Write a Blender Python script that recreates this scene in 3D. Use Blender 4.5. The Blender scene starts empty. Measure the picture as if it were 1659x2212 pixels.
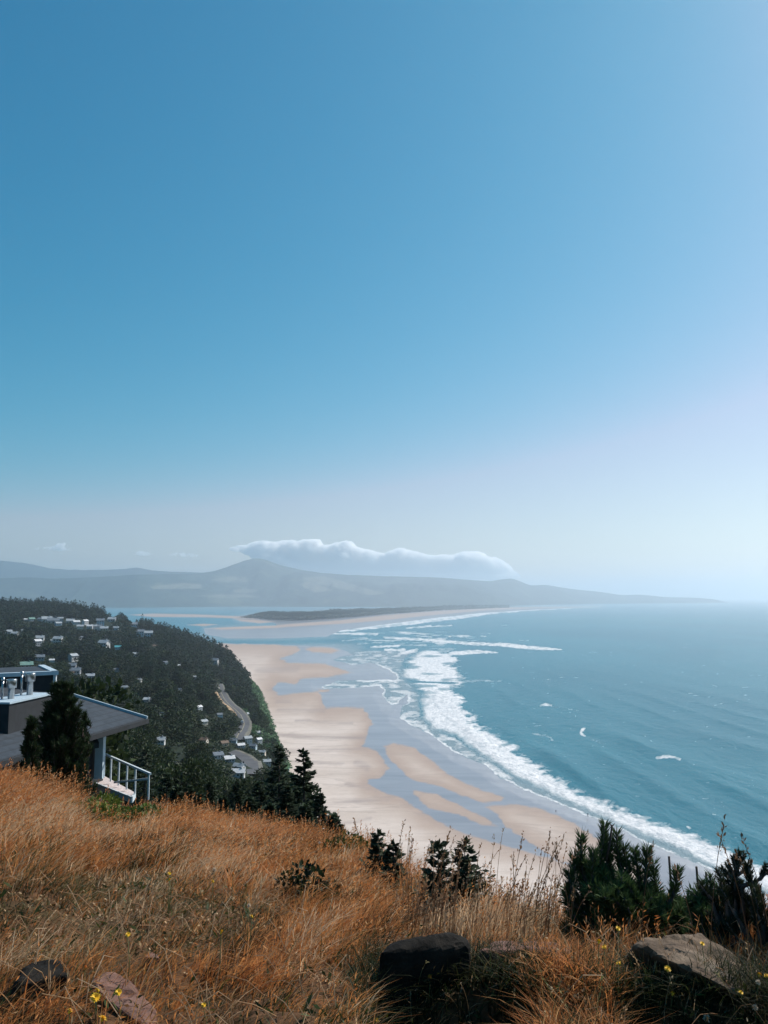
import bpy, math, random
import numpy as np
from mathutils import Vector, Matrix

R = math.radians
rng = np.random.default_rng(11)
random.seed(7)
scene = bpy.context.scene
COL = scene.collection

# ------------------------------------------------------------------ camera model
FX, CX, CY, EYE = 1787.8, 829.5, 1106.0, 100.0      # reference picture grid 1659 x 2212
PITCH = math.atan((1290 - CY) / FX)
CP, SP = math.cos(PITCH), math.sin(PITCH)

def rays(x, y):
    x = np.asarray(x, float); y = np.asarray(y, float)
    a = (x - CX) / FX; b = (CY - y) / FX
    return np.stack([a, CP - SP * b, SP + CP * b], -1)

def at(x, y, Y):
    d = rays(x, y); t = Y / d[..., 1]
    p = d * t[..., None] if np.ndim(t) else d * t
    return p + np.array([0, 0, EYE])

def sea(x, y, z=0.0):
    d = rays(x, y); t = (z - EYE) / d[..., 2]
    return d * (t[..., None] if np.ndim(t) else t) + np.array([0, 0, EYE])

def proj(P):
    P = np.asarray(P, float); v = P - np.array([0, 0, EYE])
    fwd = v[..., 1] * CP + v[..., 2] * SP; up = -v[..., 1] * SP + v[..., 2] * CP
    return CX + FX * v[..., 0] / fwd, CY - FX * up / fwd

def az_of(x, y=1700):
    d = rays(x, y); return np.arctan2(d[..., 0], d[..., 1])

def e_of(x, y):
    d = rays(x, y); return d[..., 2] / np.hypot(d[..., 0], d[..., 1])

# ------------------------------------------------------------------ noise
def _h(i, j, s):
    n = (i.astype(np.int64) * 374761393 + j.astype(np.int64) * 668265263 + s * 1442695041) & 0xFFFFFFFF
    n = ((n ^ (n >> 13)) * 1274126177) & 0xFFFFFFFF
    return ((n ^ (n >> 16)) & 0xFFFFFF) / float(0xFFFFFF)

def vn(x, y, s=0):
    xi = np.floor(x); yi = np.floor(y); fx = x - xi; fy = y - yi
    fx = fx * fx * (3 - 2 * fx); fy = fy * fy * (3 - 2 * fy)
    a = _h(xi, yi, s); b = _h(xi + 1, yi, s); c = _h(xi, yi + 1, s); d = _h(xi + 1, yi + 1, s)
    return (a * (1 - fx) + b * fx) * (1 - fy) + (c * (1 - fx) + d * fx) * fy

def fbm(x, y, s=0, o=4):
    t = 0; a = .5; n = 0
    for k in range(o):
        t = t + a * vn(x * 2 ** k + 17.3 * k, y * 2 ** k - 9.1 * k, s + k); n += a; a *= .5
    return t / n

def sst(x, a, b):
    t = np.clip((x - a) / (b - a), 0, 1); return t * t * (3 - 2 * t)

# ------------------------------------------------------------------ mesh helpers
def mesh(name, V, faces, mat=None, attrs=None, smooth=False):
    """faces: list of integer arrays (n,3) / (n,4)"""
    if not isinstance(faces, (list, tuple)): faces = [faces]
    faces = [np.asarray(f, np.int32) for f in faces if len(f)]
    V = np.asarray(V, np.float32)
    me = bpy.data.meshes.new(name)
    me.vertices.add(len(V)); me.vertices.foreach_set('co', V.ravel())
    loops = np.concatenate([f.ravel() for f in faces])
    tot = np.concatenate([np.full(len(f), f.shape[1], np.int32) for f in faces])
    st = np.concatenate([[0], np.cumsum(tot)[:-1]]).astype(np.int32)
    me.loops.add(len(loops)); me.loops.foreach_set('vertex_index', loops)
    me.polygons.add(len(tot)); me.polygons.foreach_set('loop_start', st); me.polygons.foreach_set('loop_total', tot)
    me.polygons.foreach_set('use_smooth', np.full(len(tot), bool(smooth)))
    for k, a in (attrs or {}).items():
        a = np.asarray(a, np.float32)
        if a.ndim == 1:
            at_ = me.attributes.new(k, 'FLOAT', 'POINT'); at_.data.foreach_set('value', a)
        else:
            if a.shape[1] == 3: a = np.concatenate([a, np.ones((len(a), 1), np.float32)], 1)
            at_ = me.attributes.new(k, 'FLOAT_COLOR', 'POINT'); at_.data.foreach_set('color', a.ravel())
    me.update(calc_edges=True); me.validate()
    if mat: me.materials.append(mat)
    return me

def obj(name, me, parent=None, **props):
    o = bpy.data.objects.new(name, me); COL.objects.link(o)
    if parent is not None: o.parent = parent
    for k, v in props.items(): o[k] = v
    return o

def empty(name, loc=(0, 0, 0), rz=0.0, **props):
    o = bpy.data.objects.new(name, None); COL.objects.link(o)
    o.location = loc; o.rotation_euler = (0, 0, rz); o.empty_display_size = .2
    for k, v in props.items(): o[k] = v
    return o

class MB:
    """collects simple shapes into one mesh"""
    def __init__(s): s.V = []; s.T = []; s.Q = []; s.n = 0; s.C = []
    def add(s, V, T=(), Q=(), c=None):
        V = np.asarray(V, float)
        if len(T): s.T.append(np.asarray(T) + s.n)
        if len(Q): s.Q.append(np.asarray(Q) + s.n)
        s.V.append(V); s.n += len(V)
        s.C.append(np.tile(np.asarray(c if c is not None else (1, 1, 1), float), (len(V), 1)) if np.ndim(c) < 2 else np.asarray(c))
    def hexa(s, P, c=None):            # 8 points, bottom loop then top loop
        s.add(P, Q=[(3, 2, 1, 0), (4, 5, 6, 7), (0, 1, 5, 4), (1, 2, 6, 5), (2, 3, 7, 6), (3, 0, 4, 7)], c=c)
    def box(s, a, b, c=None):
        (x0, y0, z0), (x1, y1, z1) = a, b
        s.hexa([(x0, y0, z0), (x1, y0, z0), (x1, y1, z0), (x0, y1, z0), (x0, y0, z1), (x1, y0, z1), (x1, y1, z1), (x0, y1, z1)], c)
    def tube(s, pts, rad, n=7, c=None, cap=True):
        pts = [Vector(p) for p in pts]
        if np.ndim(rad) == 0: rad = [rad] * len(pts)
        V = []; up = Vector((0.13, 0.21, 1)).normalized()
        for i, p in enumerate(pts):
            t = (pts[min(i + 1, len(pts) - 1)] - pts[max(i - 1, 0)]).normalized()
            a = t.cross(up if abs(t.dot(up)) < .95 else Vector((1, 0, 0))).normalized(); b = t.cross(a)
            for k in range(n):
                w = 2 * math.pi * k / n
                V.append(p + (a * math.cos(w) + b * math.sin(w)) * rad[i])
        Q = [(i * n + k, i * n + (k + 1) % n, (i + 1) * n + (k + 1) % n, (i + 1) * n + k) for i in range(len(pts) - 1) for k in range(n)]
        T = []
        if cap:
            V.append(pts[0]); V.append(pts[-1]); m = len(V)
            T = [(m - 2, (k + 1) % n, k) for k in range(n)] + [(m - 1, (len(pts) - 1) * n + k, (len(pts) - 1) * n + (k + 1) % n) for k in range(n)]
        s.add([tuple(v) for v in V], T, Q, c)
    def lathe(s, prof, n=16, org=(0, 0, 0), c=None):
        V = []; 
        for (r, z) in prof:
            for k in range(n):
                w = 2 * math.pi * k / n; V.append((org[0] + r * math.cos(w), org[1] + r * math.sin(w), org[2] + z))
        Q = [(i * n + k, i * n + (k + 1) % n, (i + 1) * n + (k + 1) % n, (i + 1) * n + k) for i in range(len(prof) - 1) for k in range(n)]
        s.add(V, Q=Q, c=c)
    def me(s, name, mat, smooth=False, col=False):
        V = np.concatenate(s.V); F = []
        if s.T: F.append(np.concatenate(s.T))
        if s.Q: F.append(np.concatenate(s.Q))
        return mesh(name, V, F, mat, {'col': np.concatenate(s.C)} if col else None, smooth)
    def build(s, name, mat, parent=None, smooth=False, col=False, **props):
        return obj(name, s.me(name, mat, smooth, col), parent, **props)

def bar(m, a, b, w, h, c=None):
    """rectangular bar from a to b"""
    a = Vector(a); b = Vector(b); t = (b - a).normalized()
    s = t.cross(Vector((0, 0, 1))); s = (s.normalized() if s.length > 1e-4 else Vector((1, 0, 0))) * w / 2
    u = s.cross(t).normalized() * h / 2
    P = [a - s - u, a + s - u, b + s - u, b - s - u, a - s + u, a + s + u, b + s + u, b - s + u]
    m.hexa([tuple(p) for p in P], c)

# ------------------------------------------------------------------ material helpers
class NT:
    def __init__(s, name):
        s.m = bpy.data.materials.new(name); s.m.use_nodes = True; s.t = s.m.node_tree; s.t.nodes.clear()
        s.out = s.n('ShaderNodeOutputMaterial')
    def n(s, typ, **kw):
        o = s.t.nodes.new(typ)
        for k, v in kw.items():
            if k in o.inputs: s.set(o.inputs[k], v)
            else: setattr(o, k, v)
        return o
    def set(s, inp, v):
        if isinstance(v, bpy.types.NodeSocket): s.t.links.new(v, inp)
        else:
            if inp.type == 'RGBA' and len(v) == 3: v = (*v, 1)
            inp.default_value = v
    def attr(s, name, fac=True):
        a = s.n('ShaderNodeAttribute', attribute_name=name); return a.outputs['Fac' if fac else 'Color']
    def pos(s):
        return s.n('ShaderNodeNewGeometry').outputs['Position']
    def objco(s):
        return s.n('ShaderNodeTexCoord').outputs['Object']
    def mapping(s, v, sc):
        m = s.n('ShaderNodeMapping', Vector=v); m.inputs['Scale'].default_value = sc; return m.outputs[0]
    def noise(s, v, scale, detail=4, rough=.55, dist=0):
        n = s.n('ShaderNodeTexNoise', Vector=v, Scale=scale, Detail=detail, Roughness=rough, Distortion=dist); return n.outputs['Fac']
    def math(s, op, a, b=0.0, clamp=False):
        m = s.n('ShaderNodeMath', operation=op, use_clamp=clamp); s.set(m.inputs[0], a); s.set(m.inputs[1], b); return m.outputs[0]
    def rng(s, v, a, b, c=0., d=1.):
        m = s.n('ShaderNodeMapRange', Value=v); m.interpolation_type = 'SMOOTHSTEP'
        for k, x in zip((1, 2, 3, 4), (a, b, c, d)): s.set(m.inputs[k], x)
        return m.outputs[0]
    def mix(s, f, a, b):
        m = s.n('ShaderNodeMix', data_type='RGBA'); s.set(m.inputs[0], f); s.set(m.inputs[6], a); s.set(m.inputs[7], b); return m.outputs[2]
    def mul(s, a, b):
        m = s.n('ShaderNodeMix', data_type='RGBA', blend_type='MULTIPLY'); s.set(m.inputs[0], 1.0); s.set(m.inputs[6], a); s.set(m.inputs[7], b); return m.outputs[2]
    def bump(s, h, strength=.3, dist=.1):
        return s.n('ShaderNodeBump', Height=h, Strength=strength, Distance=dist).outputs[0]
    def bsdf(s, **kw):
        b = s.n('ShaderNodeBsdfPrincipled')
        for k, v in kw.items(): s.set(b.inputs[k.replace('_', ' ')], v)
        return b
    def done(s, sh):
        s.t.links.new(sh.outputs[0], s.out.inputs['Surface']); return s.m

def simple(name, c, rough=.7, var=.25, scale=3., metal=0., bump=0., bscale=20.):
    t = NT(name); p = t.objco()
    n = t.noise(p, scale, 5, .6)
    c0 = [x * (1 - var) for x in c]; c1 = [min(1, x * (1 + var)) for x in c]
    kw = dict(Base_Color=t.mix(t.rng(n, .3, .7), c0, c1), Roughness=rough, Metallic=metal)
    if bump: kw['Normal'] = t.bump(t.noise(p, bscale, 4), bump, .05)
    return t.done(t.bsdf(**kw))

def leafmat(name, rough=.75, trans=.25, gain=1.0):
    """colour from the per-leaf attribute, some light passes through"""
    t = NT(name); c = t.attr('col', False)
    if gain != 1: c = t.mul(c, (gain, gain, gain))
    b = t.bsdf(Base_Color=c, Roughness=rough); b.inputs['Specular IOR Level'].default_value = .25
    tr = t.n('ShaderNodeBsdfTranslucent', Color=c)
    m = t.n('ShaderNodeMixShader', Fac=trans); t.t.links.new(b.outputs[0], m.inputs[1]); t.t.links.new(tr.outputs[0], m.inputs[2])
    return t.done(m)

# ------------------------------------------------------------------ land
ZK = 'z'
COLS = [
 (-420, 1700, 13, [(18,1780),(33,1805),(60,1800),(120,1725),(220,1612),(500,1462),(900,1385),(1450,1306),(1600,1310),(2300,('z',30))]),
 (0,   1700, 13, [(18,1780),(33,1805),(60,1800),(120,1725),(220,1612),(500,1462),(900,1385),(1450,1311),(1600,1316),(2200,('z',5))]),
 (110, 1715, 13.5, [(18,1790),(33,1805),(60,1800),(120,1730),(225,1612),(510,1466),(900,1392),(1430,1313),(1550,1318),(2100,('z',0))]),
 (200, 1778, 14, [(18,1800),(33,1810),(60,1805),(120,1740),(230,1612),(520,1470),(900,1400),(1380,1328),(1480,1334),(2000,('z',-3))]),
 (260, 1782, 14, [(18,1800),(33,1812),(62,1805),(130,1738),(240,1612),(540,1472),(910,1400),(1320,1345),(1420,1350),(1900,('z',-3))]),
 (330, 1762, 14, [(18,1800),(33,1815),(65,1805),(135,1735),(255,1612),(560,1475),(925,1402),(1280,1360),(1380,1364),(1850,('z',-3))]),
 (400, 1765, 14, [(18,1800),(33,1815),(70,1800),(150,1730),(280,1612),(600,1480),(950,1410),(1200,1384),(1300,1388),(1700,('z',-3))]),
 (465, 1790, 14, [(18,1825),(33,1830),(80,1800),(170,1720),(360,1600),(680,1495),(950,1435),(1130,1398),(1190,('z',10)),(1300,('z',-3))]),
 (510, 1805, 14, [(18,1830),(33,1835),(85,1800),(175,1722),(400,1605),(680,1508),(880,1455),(1010,1430),(1050,('z',6)),(1110,('z',-3))]),
 (545, 1810, 14, [(18,1835),(33,1840),(90,1800),(180,1725),(420,1610),(650,1535),(780,1500),(860,1487),(910,('z',0)),(960,('z',-3))]),
 (590, 1815, 14, [(18,1840),(33,1850),(90,1810),(180,1740),(300,1685),(400,1650),(470,1630),(540,1612),(577,('z',0)),(620,('z',-3))]),
 (640, 1825, 13.5, [(18,1850),(33,1860),(70,1840),(120,1810),(180,1785),(250,1755),(320,1735),(390,1718),(436,('z',0)),(470,('z',-3))]),
 (700, 1835, 13, [(17,1870),(30,1880),(50,1880),(80,1875),(120,1865),(160,1855),(210,1840),(280,1820),(340,('z',0)),(370,('z',-3))]),
 (780, 1860, 12, [(15,1905),(25,1930),(40,1940),(60,1940),(90,1940),(130,1935),(170,1925),(210,1915),(250,('z',0)),(280,('z',-3))]),
 (850, 1915, 10.5, [(13,1965),(20,2000),(35,2020),(50,2020),(70,2020),(95,2010),(130,2000),(160,1990),(200,('z',0)),(230,('z',-3))]),
 (1000, 1965, 7.8, [(9.5,2020),(14,2090),(25,2110),(40,2110),(60,2110),(80,2100),(100,2090),(120,2090),(160,('z',0)),(190,('z',-3))]),
 (1215, 2015, 7, [(8.5,2075),(13,2150),(22,2200),(35,2200),(50,2200),(70,2190),(90,2180),(110,2160),(150,('z',0)),(180,('z',-3))]),
 (1450, 2020, 6.6, [(8.2,2085),(13,2150),(22,2200),(35,2200),(50,2200),(70,2190),(90,2180),(110,2160),(150,('z',0)),(180,('z',-3))]),
 (1659, 2035, 6.3, [(8,2095),(13,2150),(22,2200),(35,2200),(50,2200),(70,2190),(90,2180),(110,2160),(150,('z',0)),(180,('z',-3))]),
 (2150, 2050, 6.3, [(8,2105),(13,2150),(22,2200),(35,2200),(50,2200),(70,2190),(90,2180),(110,2160),(150,('z',0)),(180,('z',-3))]),
]
def _table():
    azs = []; LR = []; E = []
    for (x, cy_, cr, rest) in COLS:
        azs.append(float(az_of(x))); lr = [math.log(.4), math.log(3.4)]; e = [(98.33 - EYE) / .4, (98.33 - EYE) / 3.4]
        ec = float(e_of(x, cy_)); lr.append(math.log(cr)); e.append(ec)
        for (r_, y_) in rest:
            lr.append(math.log(r_)); e.append((y_[1] - EYE) / r_ if isinstance(y_, tuple) else float(e_of(x, y_)))
        lr.append(math.log(6000)); e.append((min(-3.0, 100 + e[-1] * rest[-1][0]) - EYE) / 6000)
        LR.append(lr); E.append(e)
    azs = np.array(azs); LR = np.array(LR); E = np.array(E)
    g = np.linspace(R(-46), R(46), 900); gl = np.linspace(math.log(.4), math.log(6000), 800)
    LRg = np.stack([np.interp(g, azs, LR[:, k]) for k in range(LR.shape[1])], 1)
    Zk = 0
    # interpolate heights (z) rather than slopes between the knots
    Zc = EYE + E * np.exp(LR)
    Zg = np.stack([np.interp(g, azs, Zc[:, k]) for k in range(LR.shape[1])], 1)
    T = np.empty((len(g), len(gl)))
    for i in range(len(g)):
        T[i] = np.interp(np.exp(gl), np.exp(LRg[i]), Zg[i])
    # light smoothing in azimuth and range
    k = np.exp(-.5 * (np.arange(-12, 13) / 5.) ** 2); k /= k.sum()
    T = np.apply_along_axis(lambda v: np.convolve(np.pad(v, 12, 'edge'), k, 'valid'), 0, T)
    k = np.exp(-.5 * (np.arange(-6, 7) / 2.5) ** 2); k /= k.sum()
    T = np.apply_along_axis(lambda v: np.convolve(np.pad(v, 6, 'edge'), k, 'valid'), 1, T)
    return g, gl, T
G_AZ, G_LR, G_Z = _table()

def land(x, y, noise=True):
    x = np.asarray(x, float); y = np.asarray(y, float)
    r = np.hypot(x, y); a = np.arctan2(x, y)
    i = np.clip((a - G_AZ[0]) / (G_AZ[1] - G_AZ[0]), 0, len(G_AZ) - 1.001); j = np.clip((np.log(np.maximum(r, .41)) - G_LR[0]) / (G_LR[1] - G_LR[0]), 0, len(G_LR) - 1.001)
    i0 = i.astype(int); j0 = j.astype(int); fi = i - i0; fj = j - j0
    z = (G_Z[i0, j0] * (1 - fi) + G_Z[i0 + 1, j0] * fi) * (1 - fj) + (G_Z[i0, j0 + 1] * (1 - fi) + G_Z[i0 + 1, j0 + 1] * fi) * fj
    if noise:
        n1 = (fbm(x * .9 + 40, y * .9, 3) - .5) * .22 * (1 - sst(r, 12, 30))
        n1 = n1 + (fbm(x * 3.1, y * 3.1 + 9, 8) - .5) * .10 * (1 - sst(r, 12, 30))
        n2 = (fbm(x * .02, y * .02, 5) - .5) * 9. * sst(r, 60, 200) * sst(z, 1, 15)
        z = z + n1 + n2
        # the outcrop step at the right: ground in front of the ledge lies lower
        m = sst(a, az_of(770), az_of(860)) * (1 - sst(r, 3.95 + .25 * fbm(x * 2., y * 2., 12), 4.4))
        m = m * (1 - .75 * sst(a, az_of(1090), az_of(1180)) * (1 - sst(a, az_of(1310), az_of(1380))))
        z = z - .55 * m
    return z

def march(x, y, h=0.0, r0=2.0, r1=2200., n=2400):
    """first point of the pixel's ray that comes within h of the land"""
    d = rays(x, y); d = d / np.hypot(d[0], d[1])
    r = np.exp(np.linspace(math.log(r0), math.log(r1), n)); P = d[None] * r[:, None] + np.array([0, 0, EYE])
    g = P[:, 2] - land(P[:, 0], P[:, 1]) - h
    k = np.argmax(g < 0)
    if g[k] >= 0: return None
    return P[k]

def hground(x, y): return float(land(np.array([x]), np.array([y]))[0])
def on_land(xd, r):
    """ground point under picture column xd at range r"""
    a = float(az_of(xd)); X, Y = r * math.sin(a), r * math.cos(a)
    return X, Y, hground(X, Y)

def polar_grid(a0, a1, na, r0, r1, nr, r=None):
    a = np.linspace(a0, a1, na); r = np.exp(np.linspace(math.log(r0), math.log(r1), nr)) if r is None else r
    A, RR = np.meshgrid(a, r, indexing='ij')
    idx = np.arange(na * nr).reshape(na, nr)
    Q = np.stack([idx[:-1, :-1], idx[1:, :-1], idx[1:, 1:], idx[:-1, 1:]], -1).reshape(-1, 4)
    return (RR * np.sin(A)).ravel(), (RR * np.cos(A)).ravel(), Q

def grid_hill():
    x, y, Q = polar_grid(R(-45), R(45), 620, .45, 2300, 620)
    z = land(x, y); z = np.maximum(z, -3.0)
    r = np.hypot(x, y)
    t = NT('hillside_soil'); p = t.pos()
    far = t.attr('far')
    n = t.noise(p, 9., 6, .65); n2 = t.noise(p, 1.6, 4)
    near = t.mix(t.rng(n, .35, .65), (.05, .026, .013), (.13, .068, .035))
    near = t.mix(t.rng(n2, .5, .7), near, (.055, .038, .018))
    fn = t.noise(p, .05, 5)
    fcol = t.mix(t.rng(fn, .35, .65), (.010, .014, .009), (.020, .028, .015))
    b = t.bsdf(Base_Color=t.mix(far, near, fcol), Roughness=.95, Normal=t.bump(n, .6, .03)); b.inputs['Specular IOR Level'].default_value = .1
    m = t.done(b)
    keep = (z[Q].max(1) > -2.9)
    obj('hillside', mesh('hillside', np.stack([x, y, z], 1), Q[keep], m, {'far': sst(r, 15, 24)}, True), kind='structure')
grid_hill()

# ------------------------------------------------------------------ signed distances in the picture grid
def sdf_poly(px, py, poly):
    """positive inside"""
    poly = np.asarray(poly, float); out = np.full(px.shape, 1e9); ins = np.zeros(px.shape, bool)
    for (ax, ay), (bx, by) in zip(poly, np.roll(poly, -1, 0)):
        ex, ey = bx - ax, by - ay; wx, wy = px - ax, py - ay
        t = np.clip((wx * ex + wy * ey) / (ex * ex + ey * ey + 1e-12), 0, 1)
        out = np.minimum(out, (wx - t * ex) ** 2 + (wy - t * ey) ** 2)
        c = ((ay > py) != (by > py)) & (px < (bx - ax) * (py - ay) / ((by - ay) if by != ay else 1e-9) + ax)
        ins ^= c
    d = np.sqrt(out); return np.where(ins, d, -d)

def d_line(px, py, pts):
    """distance to a polyline; pts may carry a half width: returns distance minus width"""
    out = np.full(px.shape, 1e9)
    for a, b in zip(pts[:-1], pts[1:]):
        ex, ey = b[0] - a[0], b[1] - a[1]; wx, wy = px - a[0], py - a[1]
        t = np.clip((wx * ex + wy * ey) / (ex * ex + ey * ey + 1e-12), 0, 1)
        d = np.hypot(wx - t * ex, wy - t * ey)
        if len(a) > 2: d = d - (a[2] * (1 - t) + b[2] * t)
        out = np.minimum(out, d)
    return out

SWASH = [(766,1415),(733,1419),(716,1425),(743,1431),(762,1437),(800,1431),(812,1436),(840,1448),(858,1462),(861,1468),
         (733,1470),(705,1478),(694,1484),(701,1488),(760,1486),(822,1482),(829,1492),(826,1503),(845,1524),(858,1520),(880,1500),(884,1510),(866,1529),(862,1550),
         (884,1564),(925,1584),(955,1607),(980,1624),(1050,1655),(1080,1680),(1130,1705),(1195,1731),(1255,1757),(1320,1780),
         (1380,1814),(1455,1845),(1530,1875),(1570,1898),(1700,1960),(1950,2080),(2600,2400)]
LAND1 = [(300,1440),(440,1392),(483,1389),(590,1392),(655,1395),(717,1397),(743,1405)] + SWASH + [(2600,4000),(-200,4000),(-200,1600)]
SPIT = [(439,1357),(505,1354),(635,1350),(733,1341),(831,1330),(949,1320),(960,1316),(830,1315),(720,1317),(640,1324),(560,1326),(505,1332),(515,1337),(500,1342),
        (520,1345),(430,1352),(420,1358),(445,1370),(490,1379),(600,1379),(707,1375),(735,1362),(829,1349),(929,1336),(1040,1324),(1154,1317),(1260,1312.5),(1300,1310.5),
        (1080,1310.5),(949,1313)]
SPIT = [(439,1357),(500,1354),(600,1351),(590,1345),(520,1343),(505,1337),(505,1332),(560,1326),(640,1324),(720,1317),(830,1314),(960,1312),(1080,1310.5),(1300,1310.5),(1260,1312.5),
        (1154,1317),(1040,1324),(929,1336),(829,1349),(735,1362),(707,1375),(600,1379),(490,1379),(445,1370)]
DRYM = [(300,1440),(440,1392),(483,1389),(590,1392),(640,1396),(650,1405),(635,1415),(608,1425),(620,1433),(655,1434),(700,1434),(735,1446),(763,1455),(710,1464),(655,1470),(640,1481),(600,1478),(588,1490),(600,1505),(630,1501),(690,1494),(697,1510),
        (701,1532),(733,1530),(786,1532),(796,1549),(805,1568),(796,1591),(784,1615),(815,1627),(826,1643),(842,1665),(820,1688),(795,1690),(803,1703),(829,1717),(869,1729),(904,1754),(944,1779),(994,1804),(1039,1819),(1109,1839),(1179,1859),(1224,1874),(1320,1930),(1500,2020),(1500,4000),(-200,4000),(-200,1600)]
BARS = [
 [(831,1613),(850,1609),(895,1619),(945,1659),(980,1684),(1030,1709),(1090,1729),(1080,1739),(1040,1742),(995,1724),(945,1704),(885,1689),(860,1664),(834,1634)],
 [(888,1712),(939,1719),(979,1739),(1019,1759),(1054,1774),(1074,1794),(1039,1789),(994,1767),(929,1754),(906,1736)],
 [(1050,1748),(1110,1743),(1150,1749),(1190,1762),(1245,1789),(1285,1814),(1330,1850),(1400,1890),(1400,1930),(1245,1876),(1215,1870),(1180,1850),(1130,1819),(1095,1794),(1075,1769)],
 [(670,1396),(712,1399),(735,1406),(715,1413),(672,1410),(655,1402)],
 [(685,1489),(715,1488),(716,1494),(690,1497)],
]
SPITDRY = [(445,1357),(500,1354),(600,1350),(733,1340),(831,1329),(949,1319),(1080,1312),(1204,1310.5),(1280,1311),(1154,1314.5),(1040,1320),(929,1330),(829,1341),(733,1349),(600,1357),(480,1361)]
BAYBARS = [[(270,1328),(330,1325),(430,1327),(520,1331),(600,1334),(560,1338),(450,1334),(330,1333)],
           [(400,1350),(440,1347),(475,1349),(440,1353)],
           [(508,1337),(545,1338),(598,1343),(560,1347),(520,1342)]]
DAMP = [([(593,1591),(648,1596),(792,1598)], 5), ([(616,1627),(700,1626),(792,1622)], 4), ([(603,1537),(700,1539)], 5),
        ([(560,1450),(640,1448)], 7), ([(700,1745),(790,1735),(850,1730)], 5), ([(720,1790),(800,1775)], 4), ([(590,1490),(612,1500)], 8), ([(600,1518),(625,1519)], 4), ([(640,1560),(760,1566)], 3), ([(771,1652),(792,1664)], 8), ([(630,1650),(740,1655)], 3), ([(750,1700),(810,1712)], 3)]

def beach():
    x, y, Q = polar_grid(R(-44), R(44), 760, 100, 42000, 760)
    P = np.stack([x, y, np.zeros_like(x)], 1); px, py = proj(P)
    far = np.hypot(x, y)
    wob = (fbm(px / 14., py / 7., 21) - .5)
    pxw = px + wob * 14; pyw = py + (fbm(px / 11., py / 5., 22) - .5) * 4 * sst(py, 1320, 1420)
    s1 = sdf_poly(pxw, pyw, LAND1); s2 = sdf_poly(px + wob * 6, py, SPIT)
    s3 = np.max([sdf_poly(px + wob * 6, py, b) for b in BAYBARS], 0)
    s = np.maximum(np.maximum(s1, s2 * 1.2), s3 * 1.0)
    z = np.clip(s * .06, -2.0, 1.4)
    dry = np.maximum(sdf_poly(pxw, pyw, DRYM), np.max([sdf_poly(pxw, pyw, b) for b in BARS], 0))
    dry = np.maximum(dry, 1.6 * np.maximum(sdf_poly(px, py, SPITDRY), s3))
    wet = 1 - sst(dry, -6.0, 7.5)
    inner = sst(dry + 26 * (fbm(px / 60., py / 14., 27) - .5), 0, 62)
    damp = np.zeros_like(px)
    for pts, w in DAMP:
        damp = np.maximum(damp, 1 - sst(d_line(pxw, pyw, pts), w * .2, w * 1.5))
    damp = np.clip(damp + .9 * sst(dry, 14, 2) * (1 - wet) * .5, 0, 1)
    t = NT('beach_sand'); p = t.pos()
    w = t.attr('wet'); d = t.attr('damp')
    st = t.noise(t.mapping(p, (.012, .05, 0)), 1., 6, .6, .6)
    fine = t.noise(p, .35, 5, .6)
    drycol = t.mix(t.rng(st, .3, .7), (.50, .42, .365), (.59, .505, .45)); drycol = t.mix(t.attr('inner'), (.385, .295, .245), drycol)
    drycol = t.mix(t.math('MULTIPLY', t.rng(fine, .45, .75), .35), drycol, (.43, .345, .295))
    rl = t.rng(t.math('ABSOLUTE', t.math('SUBTRACT', t.noise(t.mapping(p, (.007, .028, 0)), 1., 5, .55, .8), .5)), 0., .022, .38, 0.)
    drycol = t.mix(rl, drycol, (.33, .27, .235))
    dd = t.math('MULTIPLY', d, t.rng(t.noise(t.mapping(p, (.02, .12, 0)), 1., 5, .6), .3, .65, .15, .65))
    drycol = t.mix(dd, drycol, (.30, .25, .235))
    wetcol = t.mix(t.rng(st, .3, .7), (.18, .172, .188), (.26, .247, .262))
    wn = t.rng(t.math('ADD', w, t.math('MULTIPLY', t.math('SUBTRACT', t.math('ADD', t.math('MULTIPLY', t.noise(p, .05, 6, .7, .5), .65), t.math('MULTIPLY', t.noise(t.mapping(p, (.05, .25, 0)), 1., 6, .7, .4), .35)), .5), 1.25)), .22, .78)
    col = t.mix(wn, drycol, wetcol)
    b = t.bsdf(Base_Color=col, Roughness=t.rng(wn, 0, 1, .95, .5)); t.set(b.inputs['Specular IOR Level'], t.rng(wn, 0, 1, .1, .5))
    t.set(b.inputs['Coat Weight'], t.math('MULTIPLY', wn, .7)); b.inputs['Coat Roughness'].default_value = .12; b.inputs['Coat IOR'].default_value = 1.33
    t.set(b.inputs['Normal'], t.bump(t.noise(t.mapping(p, (.6, 1.2, 1)), 1., 5), .25, .15))
    m = t.done(b)
    obj('beach', mesh('beach', np.stack([x, y, z], 1), Q, m, {'wet': wet, 'damp': damp, 'inner': inner}, True), kind='structure')
beach()

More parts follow.
